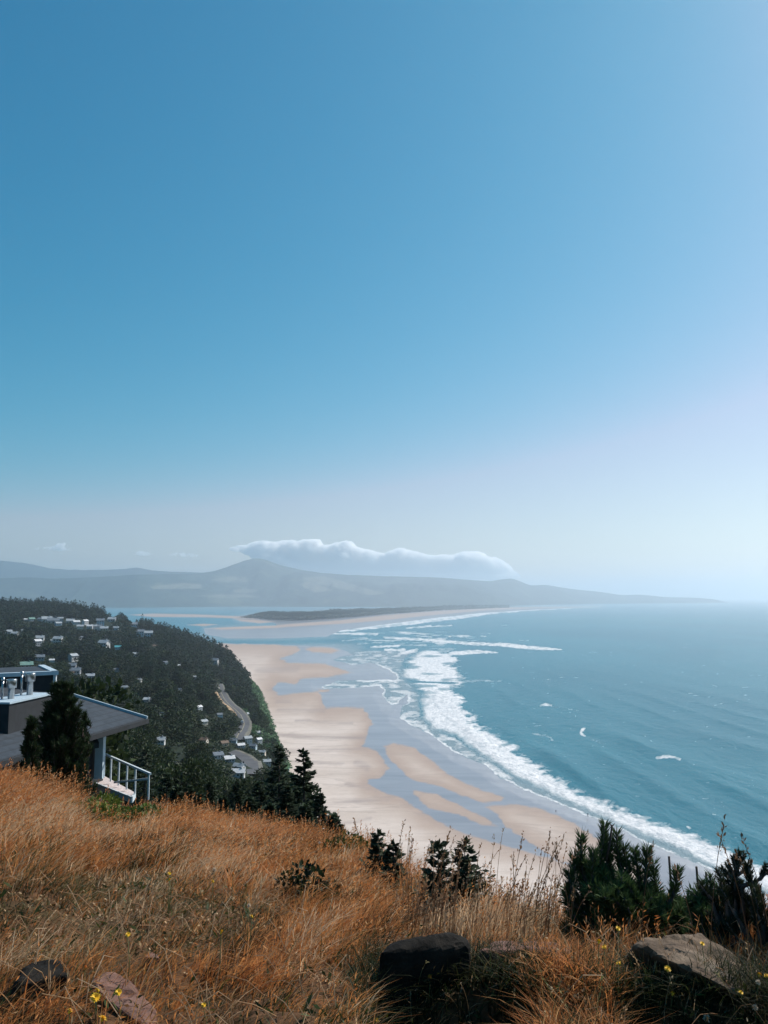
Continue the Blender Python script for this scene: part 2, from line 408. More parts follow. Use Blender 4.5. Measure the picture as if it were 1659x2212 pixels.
# ------------------------------------------------------------------ ocean
SURF_OUT = [(985,1398),(976,1412),(988,1430),(978,1445),(1000,1470),(978,1490),(996,1505),(1003,1530),(1035,1570),(1085,1600),(1140,1640),(1205,1682),(1245,1712),(1310,1737),(1385,1772),(1480,1802),(1560,1832),(1620,1860),(1700,1895),(1900,1985),(2400,2200)]
SURF_IN = [(905,1404),(874,1425),(864,1460),(882,1475),(905,1500),(912,1548),(932,1578),(985,1592),(1028,1625),(1080,1660),(1130,1690),(1200,1722),(1290,1762),(1370,1798),(1450,1832),(1560,1886),(1625,1915),(1900,2050),(2400,2290)]
FOAM_LINES = [
 ([(1212,1403,1),(1150,1400,4),(1090,1393,4),(1010,1390,3),(940,1383,3),(830,1377,2)], 1.),
 ([(1075,1410,1),(1030,1408,4),(975,1412,4)], 1.), ([(830,1404,2),(874,1404,3)], .9), ([(860,1412,2),(900,1405,4)], .9),
 ([(700,1364,2),(760,1361,2),(830,1352,4),(930,1340,4),(985,1334,4),(1070,1322,3),(1160,1316,2),(1240,1312.5,1)], .95),
 ([(714,1369,1),(785,1369,3),(815,1370,2)], .8), ([(854,1366,1.5),(880,1367,1.5)], .8), ([(962,1374,1.2),(1000,1374,2),(1020,1375,1)], .8),
 ([(1040,1374,1),(1050,1375,1)], .7), ([(870,1382,1.5),(960,1380,1.5)], .7), ([(930,1354,1),(975,1351,1.5)], .8), ([(880,1357,1.2),(930,1352,2)], .8),
 ([(740,1384,1),(800,1380,1.2)], .6), ([(800,1398,2),(860,1395,2.2)], .9), ([(770,1391,1),(850,1386,1.2)], .55), ([(990,1472,3),(1085,1471,1.5)], .4),
 ([(1165,1526,2),(1180,1522,3),(1192,1525,2)], .75), ([(1192,1528,2),(1250,1535,1)], .3),
 ([(1265,1575,1),(1257,1578,2.2),(1255,1584,2.6),(1262,1590,1.6)], 1.), ([(1262,1590,2),(1300,1605,3),(1330,1608,2)], .25),
 ([(1150,1584,1.5),(1180,1590,3),(1195,1600,1.5)], .42), ([(1420,1639,2),(1444,1638,3.2),(1468,1643,2)], .85), ([(1404,1600,1),(1416,1606,1.6)], .45),
 ([(1484,1787,1),(1492,1792,2)], .8), ([(1120,1383,1),(1140,1384,1)], .5), ([(1080,1350,.8),(1095,1350,.8)], .4), ([(1040,1368,1),(1060,1369,1)], .5),
]
def ocean():
    rr_ = np.concatenate([np.exp(np.linspace(math.log(110), math.log(1300), 720)), np.exp(np.linspace(math.log(1300), math.log(42000), 400))[1:]])
    x, y, Q = polar_grid(R(-40), R(44), 1150, 110, 42000, len(rr_), rr_)
    px, py = proj(np.stack([x, y, np.zeros_like(x)], 1))
    r = np.hypot(x, y)
    wob = fbm(px / 16., py / 6., 31) - .5; wob2 = fbm(px / 6., py / 2.6, 33) - .5
    s1 = sdf_poly(px + (fbm(px / 14., py / 7., 21) - .5) * 14, py + (fbm(px / 11., py / 5., 22) - .5) * 4 * sst(py, 1320, 1420), LAND1)
    s2 = sdf_poly(px, py, SPIT)
    s = np.maximum(s1, s2)
    # surf band
    so = sdf_poly(px + wob * 46 + wob2 * 26, py + wob2 * 3, SURF_OUT + [(-300, 2900), (-300, 1398)])      # inside = shoreward of the outer edge
    si = sdf_poly(px + wob * 12 + wob2 * 8, py, SURF_IN + [(-300, 2900), (-300, 1404)])                   # inside = shoreward of the inner edge
    band = sst(so + 20 * (fbm(px / 30., py / 6.5, 35) - .5) + 14 * (fbm(px / 9., py / 2.2, 36) - .5) * sst(fbm(px / 40., py / 18., 37), .35, .6), -12, 15) * (.45 * sst(-si, -12, 12) + .55 * sst(-si, 0, 20))
    band *= 1 - (.62 * (1 - sst(fbm(px / 42., py / 6.5, 38, 5), .33, .52))) * (1 - sst(py, 1470, 1560))
    band *= sst(py, 1396, 1403)
    gap = 1 - sst(d_line(px, py, [(690,1479,3),(760,1475,4),(861,1472,3),(920,1474,1.5),(990,1476,.5)]), -1, 2)
    band *= 1 - gap * .95
    patchy = fbm(x * .035, y * .012, 41, 5)
    foam = band * (.62 + .38 * sst(patchy + .35 * sst(-si, 0, 26), .28, .52))
    # thin foamy swash between surf and sand
    thin = sst(si, -2, 6) * sst(-s1, 0, 3)
    foam = np.maximum(foam, thin * .62 * sst(fbm(x * .09, y * .05, 44, 5), .42, .66))
    edge = np.exp(-((s1 + 1.9) / 1.9) ** 2) * sst(fbm(px / 30., py / 20., 47), .25, .5)
    foam = np.maximum(foam, .95 * edge * sst(py, 1424, 1440))
    # outer lines
    for pts, a in FOAM_LINES:
        d = d_line(px + wob * 10, py + wob2 * 3.2, [(q[0], q[1], q[2]) for q in pts])
        foam = np.maximum(foam, a * (1 - sst(d, -1.2, 1.6)) * (.55 + .45 * sst(fbm(px / 9., py / 2.2, 51), .35, .6)))
    # broken surf in the river mouth and along the far beach
    mouth = (1 - sst(np.hypot((px - 900) / 170., (py - 1380) / 22.), .5, 1.))
    foam = np.maximum(foam, mouth * .65 * sst(fbm(px / 34., py / 2.6, 57, 5), .57, .66))
    spots = sst(fbm(px / 15., py / 2.4, 58, 4), .765, .82) * sst(-s, 40, 90) * (1 - sst(r, 1500, 2600)) * (1 - band); foam = np.maximum(foam, .36 * spots)
    # swell: crests run along y, roll in towards -x
    wx = x + 14 * (fbm(x * .006, y * .004, 61) - .5) + .06 * y; amp = sst(fbm(x * .013, y * .006, 66), .35, .62)
    ph = wx * 2 * math.pi / 36. + 2.5 * fbm(x * .01, y * .004, 63); c = (.5 + .5 * np.cos(ph)) ** 3
    ph2 = (wx * .93 + y * .1) * 2 * math.pi / 66. + 1.3; c2 = (.5 + .5 * np.cos(ph2)) ** 2.2
    small = (fbm(x * .14, y * .07, 68, 4) - .5)
    deep = sst(-s, 8, 60) * (1 - .75 * sst(r, 500, 1100)) * (1 - sst(r, 1000, 2000))
    z = deep * (1.0 * c * amp + 1.15 * c2 * sst(fbm(x * .008 + 5, y * .004, 69), .4, .65) + .35 * small)
    z = z + band * (.45 * patchy + .35 * (fbm(x * .2, y * .1, 70) - .5)) * sst(-s1, 3, 25)
    shallow = np.clip(1 - sst(-s1, 2, 40) , 0, 1); shallow = np.maximum(shallow, thin)
    shallow = np.maximum(shallow, .7 * (1 - sst(-s2, 0, 8))) * sst(-d_line(px, py, [(430,1387,6),(600,1387,5),(760,1384,7),(880,1388,8)]), 6, -4)
    bay = (px < 700) & (py < 1334); shallow = np.where(bay, np.maximum(shallow, .55 * sst(py, 1328, 1308)), shallow)
    t = NT('sea_water'); p = t.pos()
    f = t.attr('foam'); sh = t.attr('shallow')
    big = t.noise(t.mapping(p, (.004, .0016, 0)), 1., 5, .6, .5)
    wcol = t.mix(t.rng(big, .3, .7), (.004, .122, .168), (.011, .158, .205))
    wcol = t.mix(t.math('MULTIPLY', sh, .8), wcol, (.23, .275, .29))
    lace = t.noise(p, .55, 6, .68, .6); lace2 = t.noise(t.mapping(p, (.22, .09, .1)), 1., 5, .6, .8)
    fn = t.math('ADD', f, t.math('MULTIPLY', t.math('SUBTRACT', t.math('ADD', t.math('MULTIPLY', lace, .5), t.math('MULTIPLY', lace2, .5)), .5), .8))
    fm = t.rng(fn, .08, .92)
    fm = t.math('MULTIPLY', fm, t.rng(f, .02, .2))
    fcol = t.mix(t.rng(t.math('ADD', t.math('MULTIPLY', lace, .5), t.math('MULTIPLY', lace2, .5)), .36, .60), (.40, .44, .47), (.76, .745, .74))
    col = t.mix(fm, wcol, fcol)
    h = t.math('ADD', t.math('MULTIPLY', t.noise(t.mapping(p, (.16, .07, .1)), 1., 6, .62), 1.6), t.math('MULTIPLY', t.noise(p, .6, 5, .65), .5))
    b = t.bsdf(Base_Color=col, Roughness=t.rng(fm, 0, 1, .25, .8), IOR=1.33, Normal=t.bump(h, .7, 1.2)); b.inputs['Specular IOR Level'].default_value = .28
    m = t.done(b)
    keep = (s[Q].max(1) < 14)[:]
    keep = (s[Q].min(1) < 12)
    obj('ocean', mesh('ocean', np.stack([x, y, z], 1), Q[keep], m, {'foam': np.clip(foam, 0, 1), 'shallow': np.clip(shallow, 0, 1)}, True), kind='structure')
ocean()

# ------------------------------------------------------------------ far hills
def ridge_mesh(name, prof, Yf, Yb, base_z=-1.0, rough=.05, seed=0, cuts=(), mat=None, nd=90, gully=1.0):
    """a range of hills: crest profile in the picture, real depth from Yf (shore) to Yb (crest) and a back slope"""
    prof = np.asarray(prof, float)
    xs = np.linspace(prof[0, 0], prof[-1, 0], 520); ys = np.interp(xs, prof[:, 0], prof[:, 1])
    k = np.exp(-.5 * (np.arange(-4, 5) / 2.) ** 2); k /= k.sum(); ys = np.convolve(np.pad(ys, 4, 'edge'), k, 'valid')
    ts = np.concatenate([np.linspace(0, 1, nd), np.linspace(1.03, 1.6, 16)])
    Yfx = np.interp(xs, [p[0] for p in Yf], [p[1] for p in Yf]); Ybx = np.interp(xs, [p[0] for p in Yb], [p[1] for p in Yb])
    crest = np.array([at(a, b, c) for a, b, c in zip(xs, ys, Ybx)])
    hz = np.maximum(crest[:, 2], 2)
    V = np.zeros((len(xs), len(ts), 3)); C = np.zeros((len(xs), len(ts)))
    d = rays(xs, ys)
    for j, tt in enumerate(ts):
        Y = Yfx + (Ybx - Yfx) * tt
        X = d[:, 0] / d[:, 1] * Y
        if tt <= 1: g = tt ** 1.25
        else: g = max(0, 1 - ((tt - 1) / .6) ** 1.2)
        n = fbm(X / 900., Y / 1400., seed, 5) - .5; n2 = np.abs(fbm(X / 420. + 3, Y / 2500., seed + 5, 4) - .5) * 2
        w = math.sin(math.pi * min(tt, 1)) if tt < 1 else 0
        z = hz * np.clip(g + gully * w * (n * .55 - n2 * .28 + .12), -.02, 2)
        if tt <= 1:                                   # never above the crest line from the camera
            lim = EYE + (hz - EYE) * Y / Ybx; z = np.minimum(z, lim - 2 * (1 - tt))
        z = z + hz * rough * (fbm(X / 120., Y / 160., seed + 9, 4) - .5) * (1 if tt > 0 else 0) * .6
        V[:, j] = np.stack([X, Y, np.maximum(z, base_z)], 1)
    px, py = proj(V.reshape(-1, 3)); cl = np.zeros(px.shape)
    for poly in cuts:
        cl = np.maximum(cl, sst(sdf_poly(px + (fbm(px / 9, py / 4, 3) - .5) * 10, py, poly), -1.5, 1.5))
    n0, n1 = len(xs), len(ts); idx = np.arange(n0 * n1).reshape(n0, n1)
    Q = np.stack([idx[:-1, :-1], idx[1:, :-1], idx[1:, 1:], idx[:-1, 1:]], -1).reshape(-1, 4)
    return obj(name, mesh(name, V.reshape(-1, 3), Q, mat, {'cut': cl}, True), kind='structure')

t = NT('forested_hill'); p = t.pos()
n = t.noise(p, .004, 7, .65); n2 = t.noise(p, .0009, 4)
n3 = t.noise(p, .0022, 6, .6, .5)
c = t.mix(t.rng(n, .3, .7), (.008, .024, .022), (.035, .06, .045)); c = t.mix(t.math('MULTIPLY', t.rng(n2, .5, .75), .5), c, (.07, .10, .07)); c = t.mix(t.math('MULTIPLY', t.rng(n3, .56, .68), .6), c, (.12, .135, .09))
c = t.mix(t.math('MULTIPLY', t.attr('cut'), .45), c, (.26, .24, .18))
b = t.bsdf(Base_Color=c, Roughness=.95, Normal=t.bump(n, .9, 40.)); b.inputs['Specular IOR Level'].default_value = .05
M_HILL = t.done(b)
ridge_mesh('hills_behind', [(-500,1213),(-200,1212),(0,1211),(60,1217),(110,1228),(180,1232),(250,1230),(300,1226),(330,1233),(420,1236),(520,1240),(700,1250),(900,1262)],
           [(-500,11200),(900,11300)], [(-500,11950),(900,12000)], seed=3, mat=M_HILL, nd=40)
ridge_mesh('hills', [(-500,1262),(-150,1254),(0,1249),(50,1247),(120,1250),(200,1247),(300,1241),(420,1240),(470,1232),(505,1219),(530,1210),(550,1206),(566,1207),(585,1213),(610,1222),(640,1229),(690,1237),(740,1241),(840,1245),(940,1247),(1020,1253),(1060,1256),(1080,1252),(1105,1249),(1125,1256),(1145,1265),(1180,1263),(1230,1272),(1300,1279),(1345,1286),(1380,1284),(1440,1290),(1500,1291),(1540,1294),(1562,1299),(1572,1302)],
           [(-500,8000),(300,8100),(520,9000),(1000,8300),(1150,10500),(1300,12800),(1572,14500)], [(-500,8800),(300,8900),(430,10000),(540,11000),(600,11200),(1000,11300),(1150,13000),(1300,14500),(1572,15000)], seed=11, mat=M_HILL, nd=110,
           cuts=[[(325,1266),(400,1259),(432,1262),(436,1270),(400,1272),(330,1273)], [(500,1275),(530,1271),(558,1275),(545,1280),(505,1281)],
                 [(455,1252),(500,1245),(535,1246),(530,1258),(480,1258)], [(650,1248),(700,1244),(760,1262),(830,1282),(800,1286),(740,1272),(690,1262)], [(640,1262),(670,1256),(720,1275),(680,1280)], [(420,1287),(520,1283),(560,1289),(480,1292)]])

# ------------------------------------------------------------------ foliage builders
def diamonds(P, D, L, W, N=None):
    """pointed leaves/sprays: base P, direction D (unit), length L, half width W; two triangles each"""
    P = np.asarray(P, float); D = np.asarray(D, float); n = len(P)
    if N is None: N = rng.normal(size=(n, 3))
    S = np.cross(D, N); S /= np.linalg.norm(S, axis=1, keepdims=True) + 1e-9
    L = np.broadcast_to(L, (n,))[:, None]; W = np.broadcast_to(W, (n,))[:, None]
    V = np.stack([P, P + D * L * .5 + S * W, P + D * L, P + D * L * .5 - S * W], 1).reshape(-1, 3)
    i = np.arange(n)[:, None] * 4
    return V, i + np.array([[0, 1, 2, 3]])

def unit(v): return v / (np.linalg.norm(v, axis=-1, keepdims=True) + 1e-9)

def conifer_crown(h, rad, nb, nt, leaf, seed, c0, c1, base=.08, droop=.25, taper=.85, up=.0, gap=.0, jit=.35):
    """branches in whorls carrying needle sprays"""
    g = np.random.default_rng(seed)
    P = []; D = []; L = []; Cc = []
    for b in range(nb):
        f = base + (1 - base) * (b + g.random()) / nb
        z0 = h * f; ln = rad * ((1 - f) ** taper) * (1 - jit + 2 * jit * g.random()) + .03 * h * (1 - f) + .02 * h * .3
        az = g.random() * 2 * math.pi
        nn = max(3, int(nt * (.25 + .75 * ln / rad)))
        s = np.sort(g.random(nn)) ** .8
        dirh = np.array([math.cos(az), math.sin(az), 0])
        z = z0 + ln * (up * s - droop * s * s) + ln * .12 * (s ** 3)
        base_p = dirh[None] * (s * ln)[:, None] + np.stack([0 * s, 0 * s, z], 1)
        side = np.array([-math.sin(az), math.cos(az), 0])
        sg = g.choice([-1, 1], nn) * g.uniform(.3, 1.1, nn)
        d = dirh[None] * .8 + side[None] * sg[:, None] + np.stack([0 * s, 0 * s, g.uniform(-.35, .4, nn) + up * .5], 1)
        P.append(base_p); D.append(unit(d)); L.append(leaf * (1.15 - .5 * s) * g.uniform(.7, 1.3, nn))
        k = g.uniform(0, 1, (nn, 1)); tint = g.uniform(.8, 1.2)
        Cc.append((np.array(c0) * (1 - k) + np.array(c1) * k) * tint)
    # leader
    nn = 8; P.append(np.stack([g.normal(0, .004 * h, nn), g.normal(0, .004 * h, nn), h * g.uniform(.93, 1.0, nn)], 1))
    D.append(unit(np.stack([g.normal(0, .25, nn), g.normal(0, .25, nn), np.ones(nn)], 1))); L.append(np.full(nn, leaf * .8)); Cc.append(np.tile(np.array(c1), (nn, 1)))
    P = np.concatenate(P); D = np.concatenate(D); L = np.concatenate(L); Cc = np.concatenate(Cc)
    N = unit(np.stack([g.normal(0, .5, len(P)), g.normal(0, .5, len(P)), np.ones(len(P))], 1))
    V, Q = diamonds(P, D, L, L * .27, N)
    return V, Q, np.repeat(Cc, 4, 0)

def clump_crown(lobes, n, leaf, seed, c0, c1):
    """leafy crown: leaves scattered near the skins of several lobes (cx,cy,cz,rx,ry,rz)"""
    g = np.random.default_rng(seed); lobes = np.asarray(lobes, float)
    w = lobes[:, 3] * lobes[:, 5]; k = g.choice(len(lobes), n, p=w / w.sum())
    d = unit(g.normal(size=(n, 3))); rr = g.uniform(.55, 1.06, n) ** .6
    P = lobes[k, :3] + d * lobes[k, 3:] * rr[:, None]
    D = unit(d + g.normal(0, .7, (n, 3)) + np.array([0, 0, .25]))
    L = leaf * g.uniform(.6, 1.35, n)
    V, Q = diamonds(P, D, L, L * .33, unit(g.normal(size=(n, 3))))
    t_ = g.uniform(0, 1, (n, 1)); tint = g.uniform(.75, 1.25, len(lobes))[k][:, None]
    Cc = (np.array(c0) * (1 - t_) + np.array(c1) * t_) * tint
    return V, Q, np.repeat(Cc, 4, 0)

M_NEEDLE = leafmat('needles', .8, .18)
M_LEAF = leafmat('leaves', .6, .3)
M_BARK = simple('bark', (.07, .05, .04), .95, .4, 6., bump=.5)
M_GREYBARK = simple('grey_bark', (.11, .09, .08), .95, .4, 6., bump=.5)
M_GRASS = leafmat('grass_blades', .7, .5)

DG0, DG1 = (.009, .019, .011), (.024, .042, .019)

# ------------------------------------------------------------------ houses of the village (positions in the picture, on the land)
M_WALL = {
 'white': simple('white_house_wall', (.54, .54, .53), .8, .08), 'cream': simple('cream_house_wall', (.62, .55, .45), .8, .1),
 'grey': simple('grey_house_wall', (.36, .37, .38), .8, .1), 'blue': simple('bluish_house_wall', (.40, .50, .56), .8, .1), 'tan': simple('tan_house_wall', (.46, .36, .25), .85, .1)}
M_ROOF = {
 'slate': simple('slate_roof', (.13, .16, .19), .8, .2), 'pale': simple('pale_roof', (.31, .34, .36), .7, .12), 'green': simple('green_roof', (.14, .26, .22), .75, .15),
 'brown': simple('brown_roof', (.16, .11, .08), .85, .2), 'teal': simple('teal_roof', (.06, .30, .34), .6, .1), 'white': simple('white_roof', (.58, .58, .58), .6, .06)}
t = NT('dark_window_glass'); M_GLASS = t.done(t.bsdf(Base_Color=(.03, .04, .05), Roughness=.12))
M_TRIM = simple('white_trim', (.54, .59, .62), .6, .06)
HOUSES = [   # x, y, width, wall, roof, storeys, ridge turn (deg), label
 (18,1365,10,'grey','pale',1,10,'low pale-roofed grey house at the left edge of the wooded hill'),
 (32,1369,10,'grey','pale',1,-20,'grey house with pale roof just right of the leftmost hillside house'),
 (50,1362,5,'white','pale',1,0,'tiny white cabin alone among dark trees above the left grey houses'),
 (56,1339,6,'white','white',1,0,'tiny white house at the left end of the ridge-top row'),
 (68,1338,9,'white','green',1,25,'small white house with greenish roof, second along the ridge-top row'),
 (88,1338,8,'grey','slate',1,-15,'dim grey house with slate roof on the ridge, left of the long white one'),
 (101,1338,15,'white','pale',1,5,'long white house with pale roof on the left part of the ridge'),
 (115,1341,17,'grey','slate',1,0,'long low grey house stretched along the ridge under the trees'),
 (126,1347,9,'blue','pale',1,20,'bluish house standing just below the long low ridge houses'),
 (131,1338,8,'grey','pale',2,0,'two-storey grey house rising behind the bluish ridge house'),
 (152,1342,12,'white','pale',1,0,'white house with pale roof in the middle of the ridge row'),
 (165,1344,10,'white','white',1,15,'bright white house at the right end of the middle ridge row'),
 (184,1344,9,'white','white',2,45,'tall peaked white house standing above the bright terrace'),
 (173,1354,10,'cream','pale',1,0,'cream house at the left end of the bright terrace'),
 (194,1355,9,'white','white',2,-10,'white two-storey house second in the bright terrace below the peaked house'),
 (203,1355,9,'white','pale',2,-10,'white two-storey house with pale roof in the middle of the bright terrace'),
 (213,1355,10,'white','slate',2,-10,'white two-storey house with slate roof in the bright terrace'),
 (225,1358,12,'tan','pale',1,0,'low tan house at the right end of the bright terrace'),
 (217,1343,12,'blue','slate',2,0,'bluish two-storey house with slate roof above the bright terrace'),
 (242,1338,12,'grey','pale',1,-10,'grey house with pale roof on the ridge right of the bluish two-storey house'),
 (262,1337,12,'blue','pale',2,10,'bluish two-storey house on the crest left of the brightest crest house'),
 (273,1337,8,'white','pale',1,0,'small white house squeezed beside the brightest crest house'),
 (286,1335,13,'white','white',2,-5,'brightest white house at the end of the crest by the bay'),
 (289,1349,11,'blue','slate',1,20,'blue-grey house just below the brightest crest house'),
 (251,1357,9,'blue','pale',1,-20,'small blue-grey house below the crest, right of the tan terrace house'),
 (303,1367,12,'blue','slate',2,0,'shaded blue house with slate roof on the slope towards the bay'),
 (321,1370,13,'blue','pale',2,0,'tall pale blue house with dark windows on the bay slope'),
 (342,1352,10,'grey','slate',1,15,'small dark grey house on the skyline of the bay slope'),
 (385,1368,11,'white','pale',1,-20,'bright white cottage near the skyline above the bay sandbars'),
 (374,1362,8,'blue','slate',1,0,'small slate-roofed house just uphill of the bright white cottage'),
 (441,1373,9,'white','white',2,0,'white house at the very tip of the wooded headland skyline'),
 (86,1379,13,'white','pale',1,-10,'white house with a broad pale roof on the left hillside'),
 (81,1388,11,'grey','white',2,30,'grey house with white gable just below the broad pale-roofed house'),
 (112,1384,4,'white','pale',1,0,'narrow white shed beside the big white hillside house'),
 (126,1383,14,'white','pale',2,-25,'big white two-storey house in a clearing on the left hillside'),
 (173,1379,7,'white','slate',2,30,'narrow tall white house right of the big hillside house'),
 (225,1391,16,'white','pale',2,-35,'large angled pale house in the middle of the hillside'),
 (255,1399,10,'blue','teal',1,0,'small house with blue-green roof right of the large angled house'),
 (291,1414,10,'blue','pale',1,10,'pale bluish house alone in the dark trees right of the blue-green roof'),
 (336,1396,8,'tan','brown',1,0,'small tan house with brown roof in the dark trees under the tall pale blue house'),
 (158,1420,13,'white','pale',2,40,'tall pale house with jutting wings above the two slate roofs'),
 (112,1427,8,'white','white',1,0,'small very bright white house above the terrace with vent pipes'),
 (86,1420,14,'grey','slate',1,0,'long grey house with slate roof left of the small very bright house'),
 (57,1437,18,'tan','green',1,5,'long house with a wide green roof above the near roof'),
 (106,1445,10,'tan','pale',1,-15,'tan house between the green roof and the pine top'),
 (154,1439,15,'grey','slate',1,-10,'upper one of two wide slate roofs right of the pine top'),
 (163,1449,16,'grey','slate',1,-10,'lower one of two wide slate roofs right of the pine top'),
 (154,1455,5,'cream','brown',1,0,'tiny cream shed under the two wide slate roofs'),
 (195,1461,13,'grey','pale',1,0,'low grey flat-looking roof right of the tiny cream shed'),
 (357,1432,8,'white','slate',1,30,'small white house in the middle of the dark woods'),
 (388,1438,5,'white','white',1,0,'tiny white hut right of the small white house in the woods'),
 (464,1429,12,'white','slate',2,-20,'tall white house high on the bluff above the sand'),
 (268,1488,6,'white','slate',2,20,'narrow white house low in the dark woods beyond the roof tip'),
 (388,1491,9,'white','slate',1,-30,'white house with a dark gable in the woods left of the road bend'),
 (474,1545,8,'blue','slate',1,20,'small blue-white house left of the road bend'),
 (484,1606,10,'tan','brown',1,30,'tan gabled house below the lower end of the road bend'),
 (504,1600,10,'blue','slate',1,-10,'slate-roofed blue house right of the tan gabled house'),
 (535,1598,13,'white','pale',2,25,'big pale blocky house on the bluff edge below the road bend'),
 (547,1612,11,'blue','slate',1,-20,'slate-roofed bluish house just below the big blocky house'),
 (556,1583,6,'white','white',1,0,'small white house on the outer edge of the bluff above the sand'),
 (515,1670,9,'white','white',1,-8,'low white long building left of the lower road'),
 (517,1657,7,'white','pale',1,-30,'small white shed above the low white long building'),
 (576,1646,8,'grey','pale',1,10,'grey house right of the lower road, near the beach'),
 (520,1611,8,'grey','white',1,20,'white-roofed grey house under the tan gabled one'),
 (250,1447,8,'white','slate',1,20,'white house alone on the dark slope, right of the grey flat roof'),
 (318,1512,7,'grey','white',1,-30,'pale-roofed house in the woods above the near roof tip'),
 (420,1463,7,'grey','pale',1,10,'grey house in the woods left of the tall bluff-top house'),
 (440,1560,8,'cream','pale',1,35,'pale cream house in the woods beside the sandy road bank'),
 (345,1600,7,'white','pale',1,-10,'white house low in the woods right of the near house post'),
 (470,1632,8,'white','slate',1,25,'white slate-roofed house in the woods left of the lower road'),
 (559,1600,7,'white','white',2,40,'narrow white house at the outer bluff edge behind the blocky house'),
 (566,1626,9,'cream','pale',1,-15,'cream house on the seaward side between the blocky house and the grey one'),
 (495,1640,9,'grey','white',1,15,'grey house with white roof left of the upper end of the lower road'),
 (440,1600,9,'cream','brown',1,-25,'cream house in the woods left of the tan gabled house'),
 (352,1545,9,'white','pale',1,20,'white house in the woods straight right of the near roof tip'),
 (430,1530,8,'white','white',2,40,'white gable in the woods left of the blue-white house'),
 (300,1470,9,'white','pale',1,-20,'pale house in the dark woods above the near roof edge'),
 (618,1664,5,'blue','teal',1,0,'teal-roofed beach hut between the two spruce tips'),
]
def house_meshes(storeys):
    w, d, h = 1.0, .72, .30 * storeys + .08
    m = MB(); m.box((-w / 2, -d / 2, -.6), (w / 2, d / 2, h)); 
    # gable ends
    rh = .24
    for sx in (-1, 1):
        m.add([(sx * w / 2, -d / 2, h), (sx * w / 2, d / 2, h), (sx * w / 2, 0, h + rh), (sx * (w / 2 - .05), -d / 2, h), (sx * (w / 2 - .05), d / 2, h), (sx * (w / 2 - .05), 0, h + rh)], T=[(0, 1, 2), (3, 5, 4)])
    wall = m
    r = MB(); o = .07
    for sy in (-1, 1):
        y0, z0 = sy * (d / 2 + o), h - o * rh / (d / 2) + .01; y1, z1 = 0, h + rh + .01; tk = .035
        P = [(-w / 2 - o, y0, z0), (w / 2 + o, y0, z0), (w / 2 + o, y1, z1), (-w / 2 - o, y1, z1)]
        r.hexa(P + [(a, b, c + tk) for a, b, c in P])
    r.box((.2, -.06, h + rh * .6), (.3, .06, h + rh + .14))
    wins = []
    for s in range(storeys):
        zz = .12 + .3 * s
        for xx in (-.32, 0.02, .3):
            q = MB(); q.box((xx - .07, -d / 2 - .006, zz), (xx + .07, -d / 2 + .02, zz + .15)); wins.append(q)
    q = MB(); q.box((w / 2 - .02, -.1, .12), (w / 2 + .006, .1, .28)); wins.append(q)
    return wall, r, wins
_hm = {}
CLEAR = []          # (x, y, halfwidth, up) picture spots kept free of tree crowns
def hm(st, wall, roof):
    k = (st, wall, roof)
    if k not in _hm:
        a, b, c = house_meshes(st)
        _hm[k] = (a.me('house_wall', M_WALL[wall]), b.me('house_roof', M_ROOF[roof]), [q.me('house_window', M_GLASS) for q in c])
    return _hm[k]
HOUSE_XY = []
for (hx, hy, w, wl, rf, st, turn, lab) in HOUSES:
    P = march(hx, hy, 1.5, 60.)
    if P is None: continue
    h_mid = max(3.0, w * 1.2 * math.hypot(P[0], P[1]) / FX) * (.20 + .15 * st)
    P = march(hx, hy, h_mid, 60.)
    r = math.hypot(P[0], P[1]); z = hground(P[0], P[1]); w = max(3.0, w * (1.2 if hy < 1480 else 1.2) * r / FX)
    e = empty('house', (P[0], P[1], z + .2), math.atan2(-P[0], P[1]) + R(turn), label=lab, category='house', group='houses on the wooded headland')
    e.scale = (w, w, w)
    mw, mr, mws = hm(st, wl, rf)
    obj('wall', mw, e); obj('roof', mr, e)
    for q in mws: obj('window', q, e)
    CLEAR.append((hx, hy, w * .5 / r * FX, w * (.1 + .16 * st) / r * FX)); HOUSE_XY.append((P[0], P[1], w))

# ------------------------------------------------------------------ roads on the bluff
M_ASPH = simple('asphalt', (.075, .075, .08), .9, .2, .4)
M_SAND = simple('sandy_bank', (.40, .27, .16), .95, .25, .2)
M_VERGE = simple('gravel_verge', (.14, .13, .105), .95, .3, .3)
M_LINE = simple('road_paint', (.4, .34, .2), .8, .1)
ROADS = [([(470,1478),(478,1498),(486,1515),(504,1528),(518,1543),(527,1556),(528,1569),(521,1582),(509,1594)], 6.2), ([(500,1624),(508,1627),(523,1634),(536,1644),(545,1656),(547,1672)], 4.6)]
def smooth_line(pts, n=40):
    pts = np.asarray(pts, float); s = np.linspace(0, len(pts) - 1, n)
    x = np.interp(s, range(len(pts)), pts[:, 0]); y = np.interp(s, range(len(pts)), pts[:, 1])
    k = np.array([.25, .5, .25])
    for _ in range(3):
        x[1:-1] = np.convolve(x, k, 'valid'); y[1:-1] = np.convolve(y, k, 'valid')
    return x, y
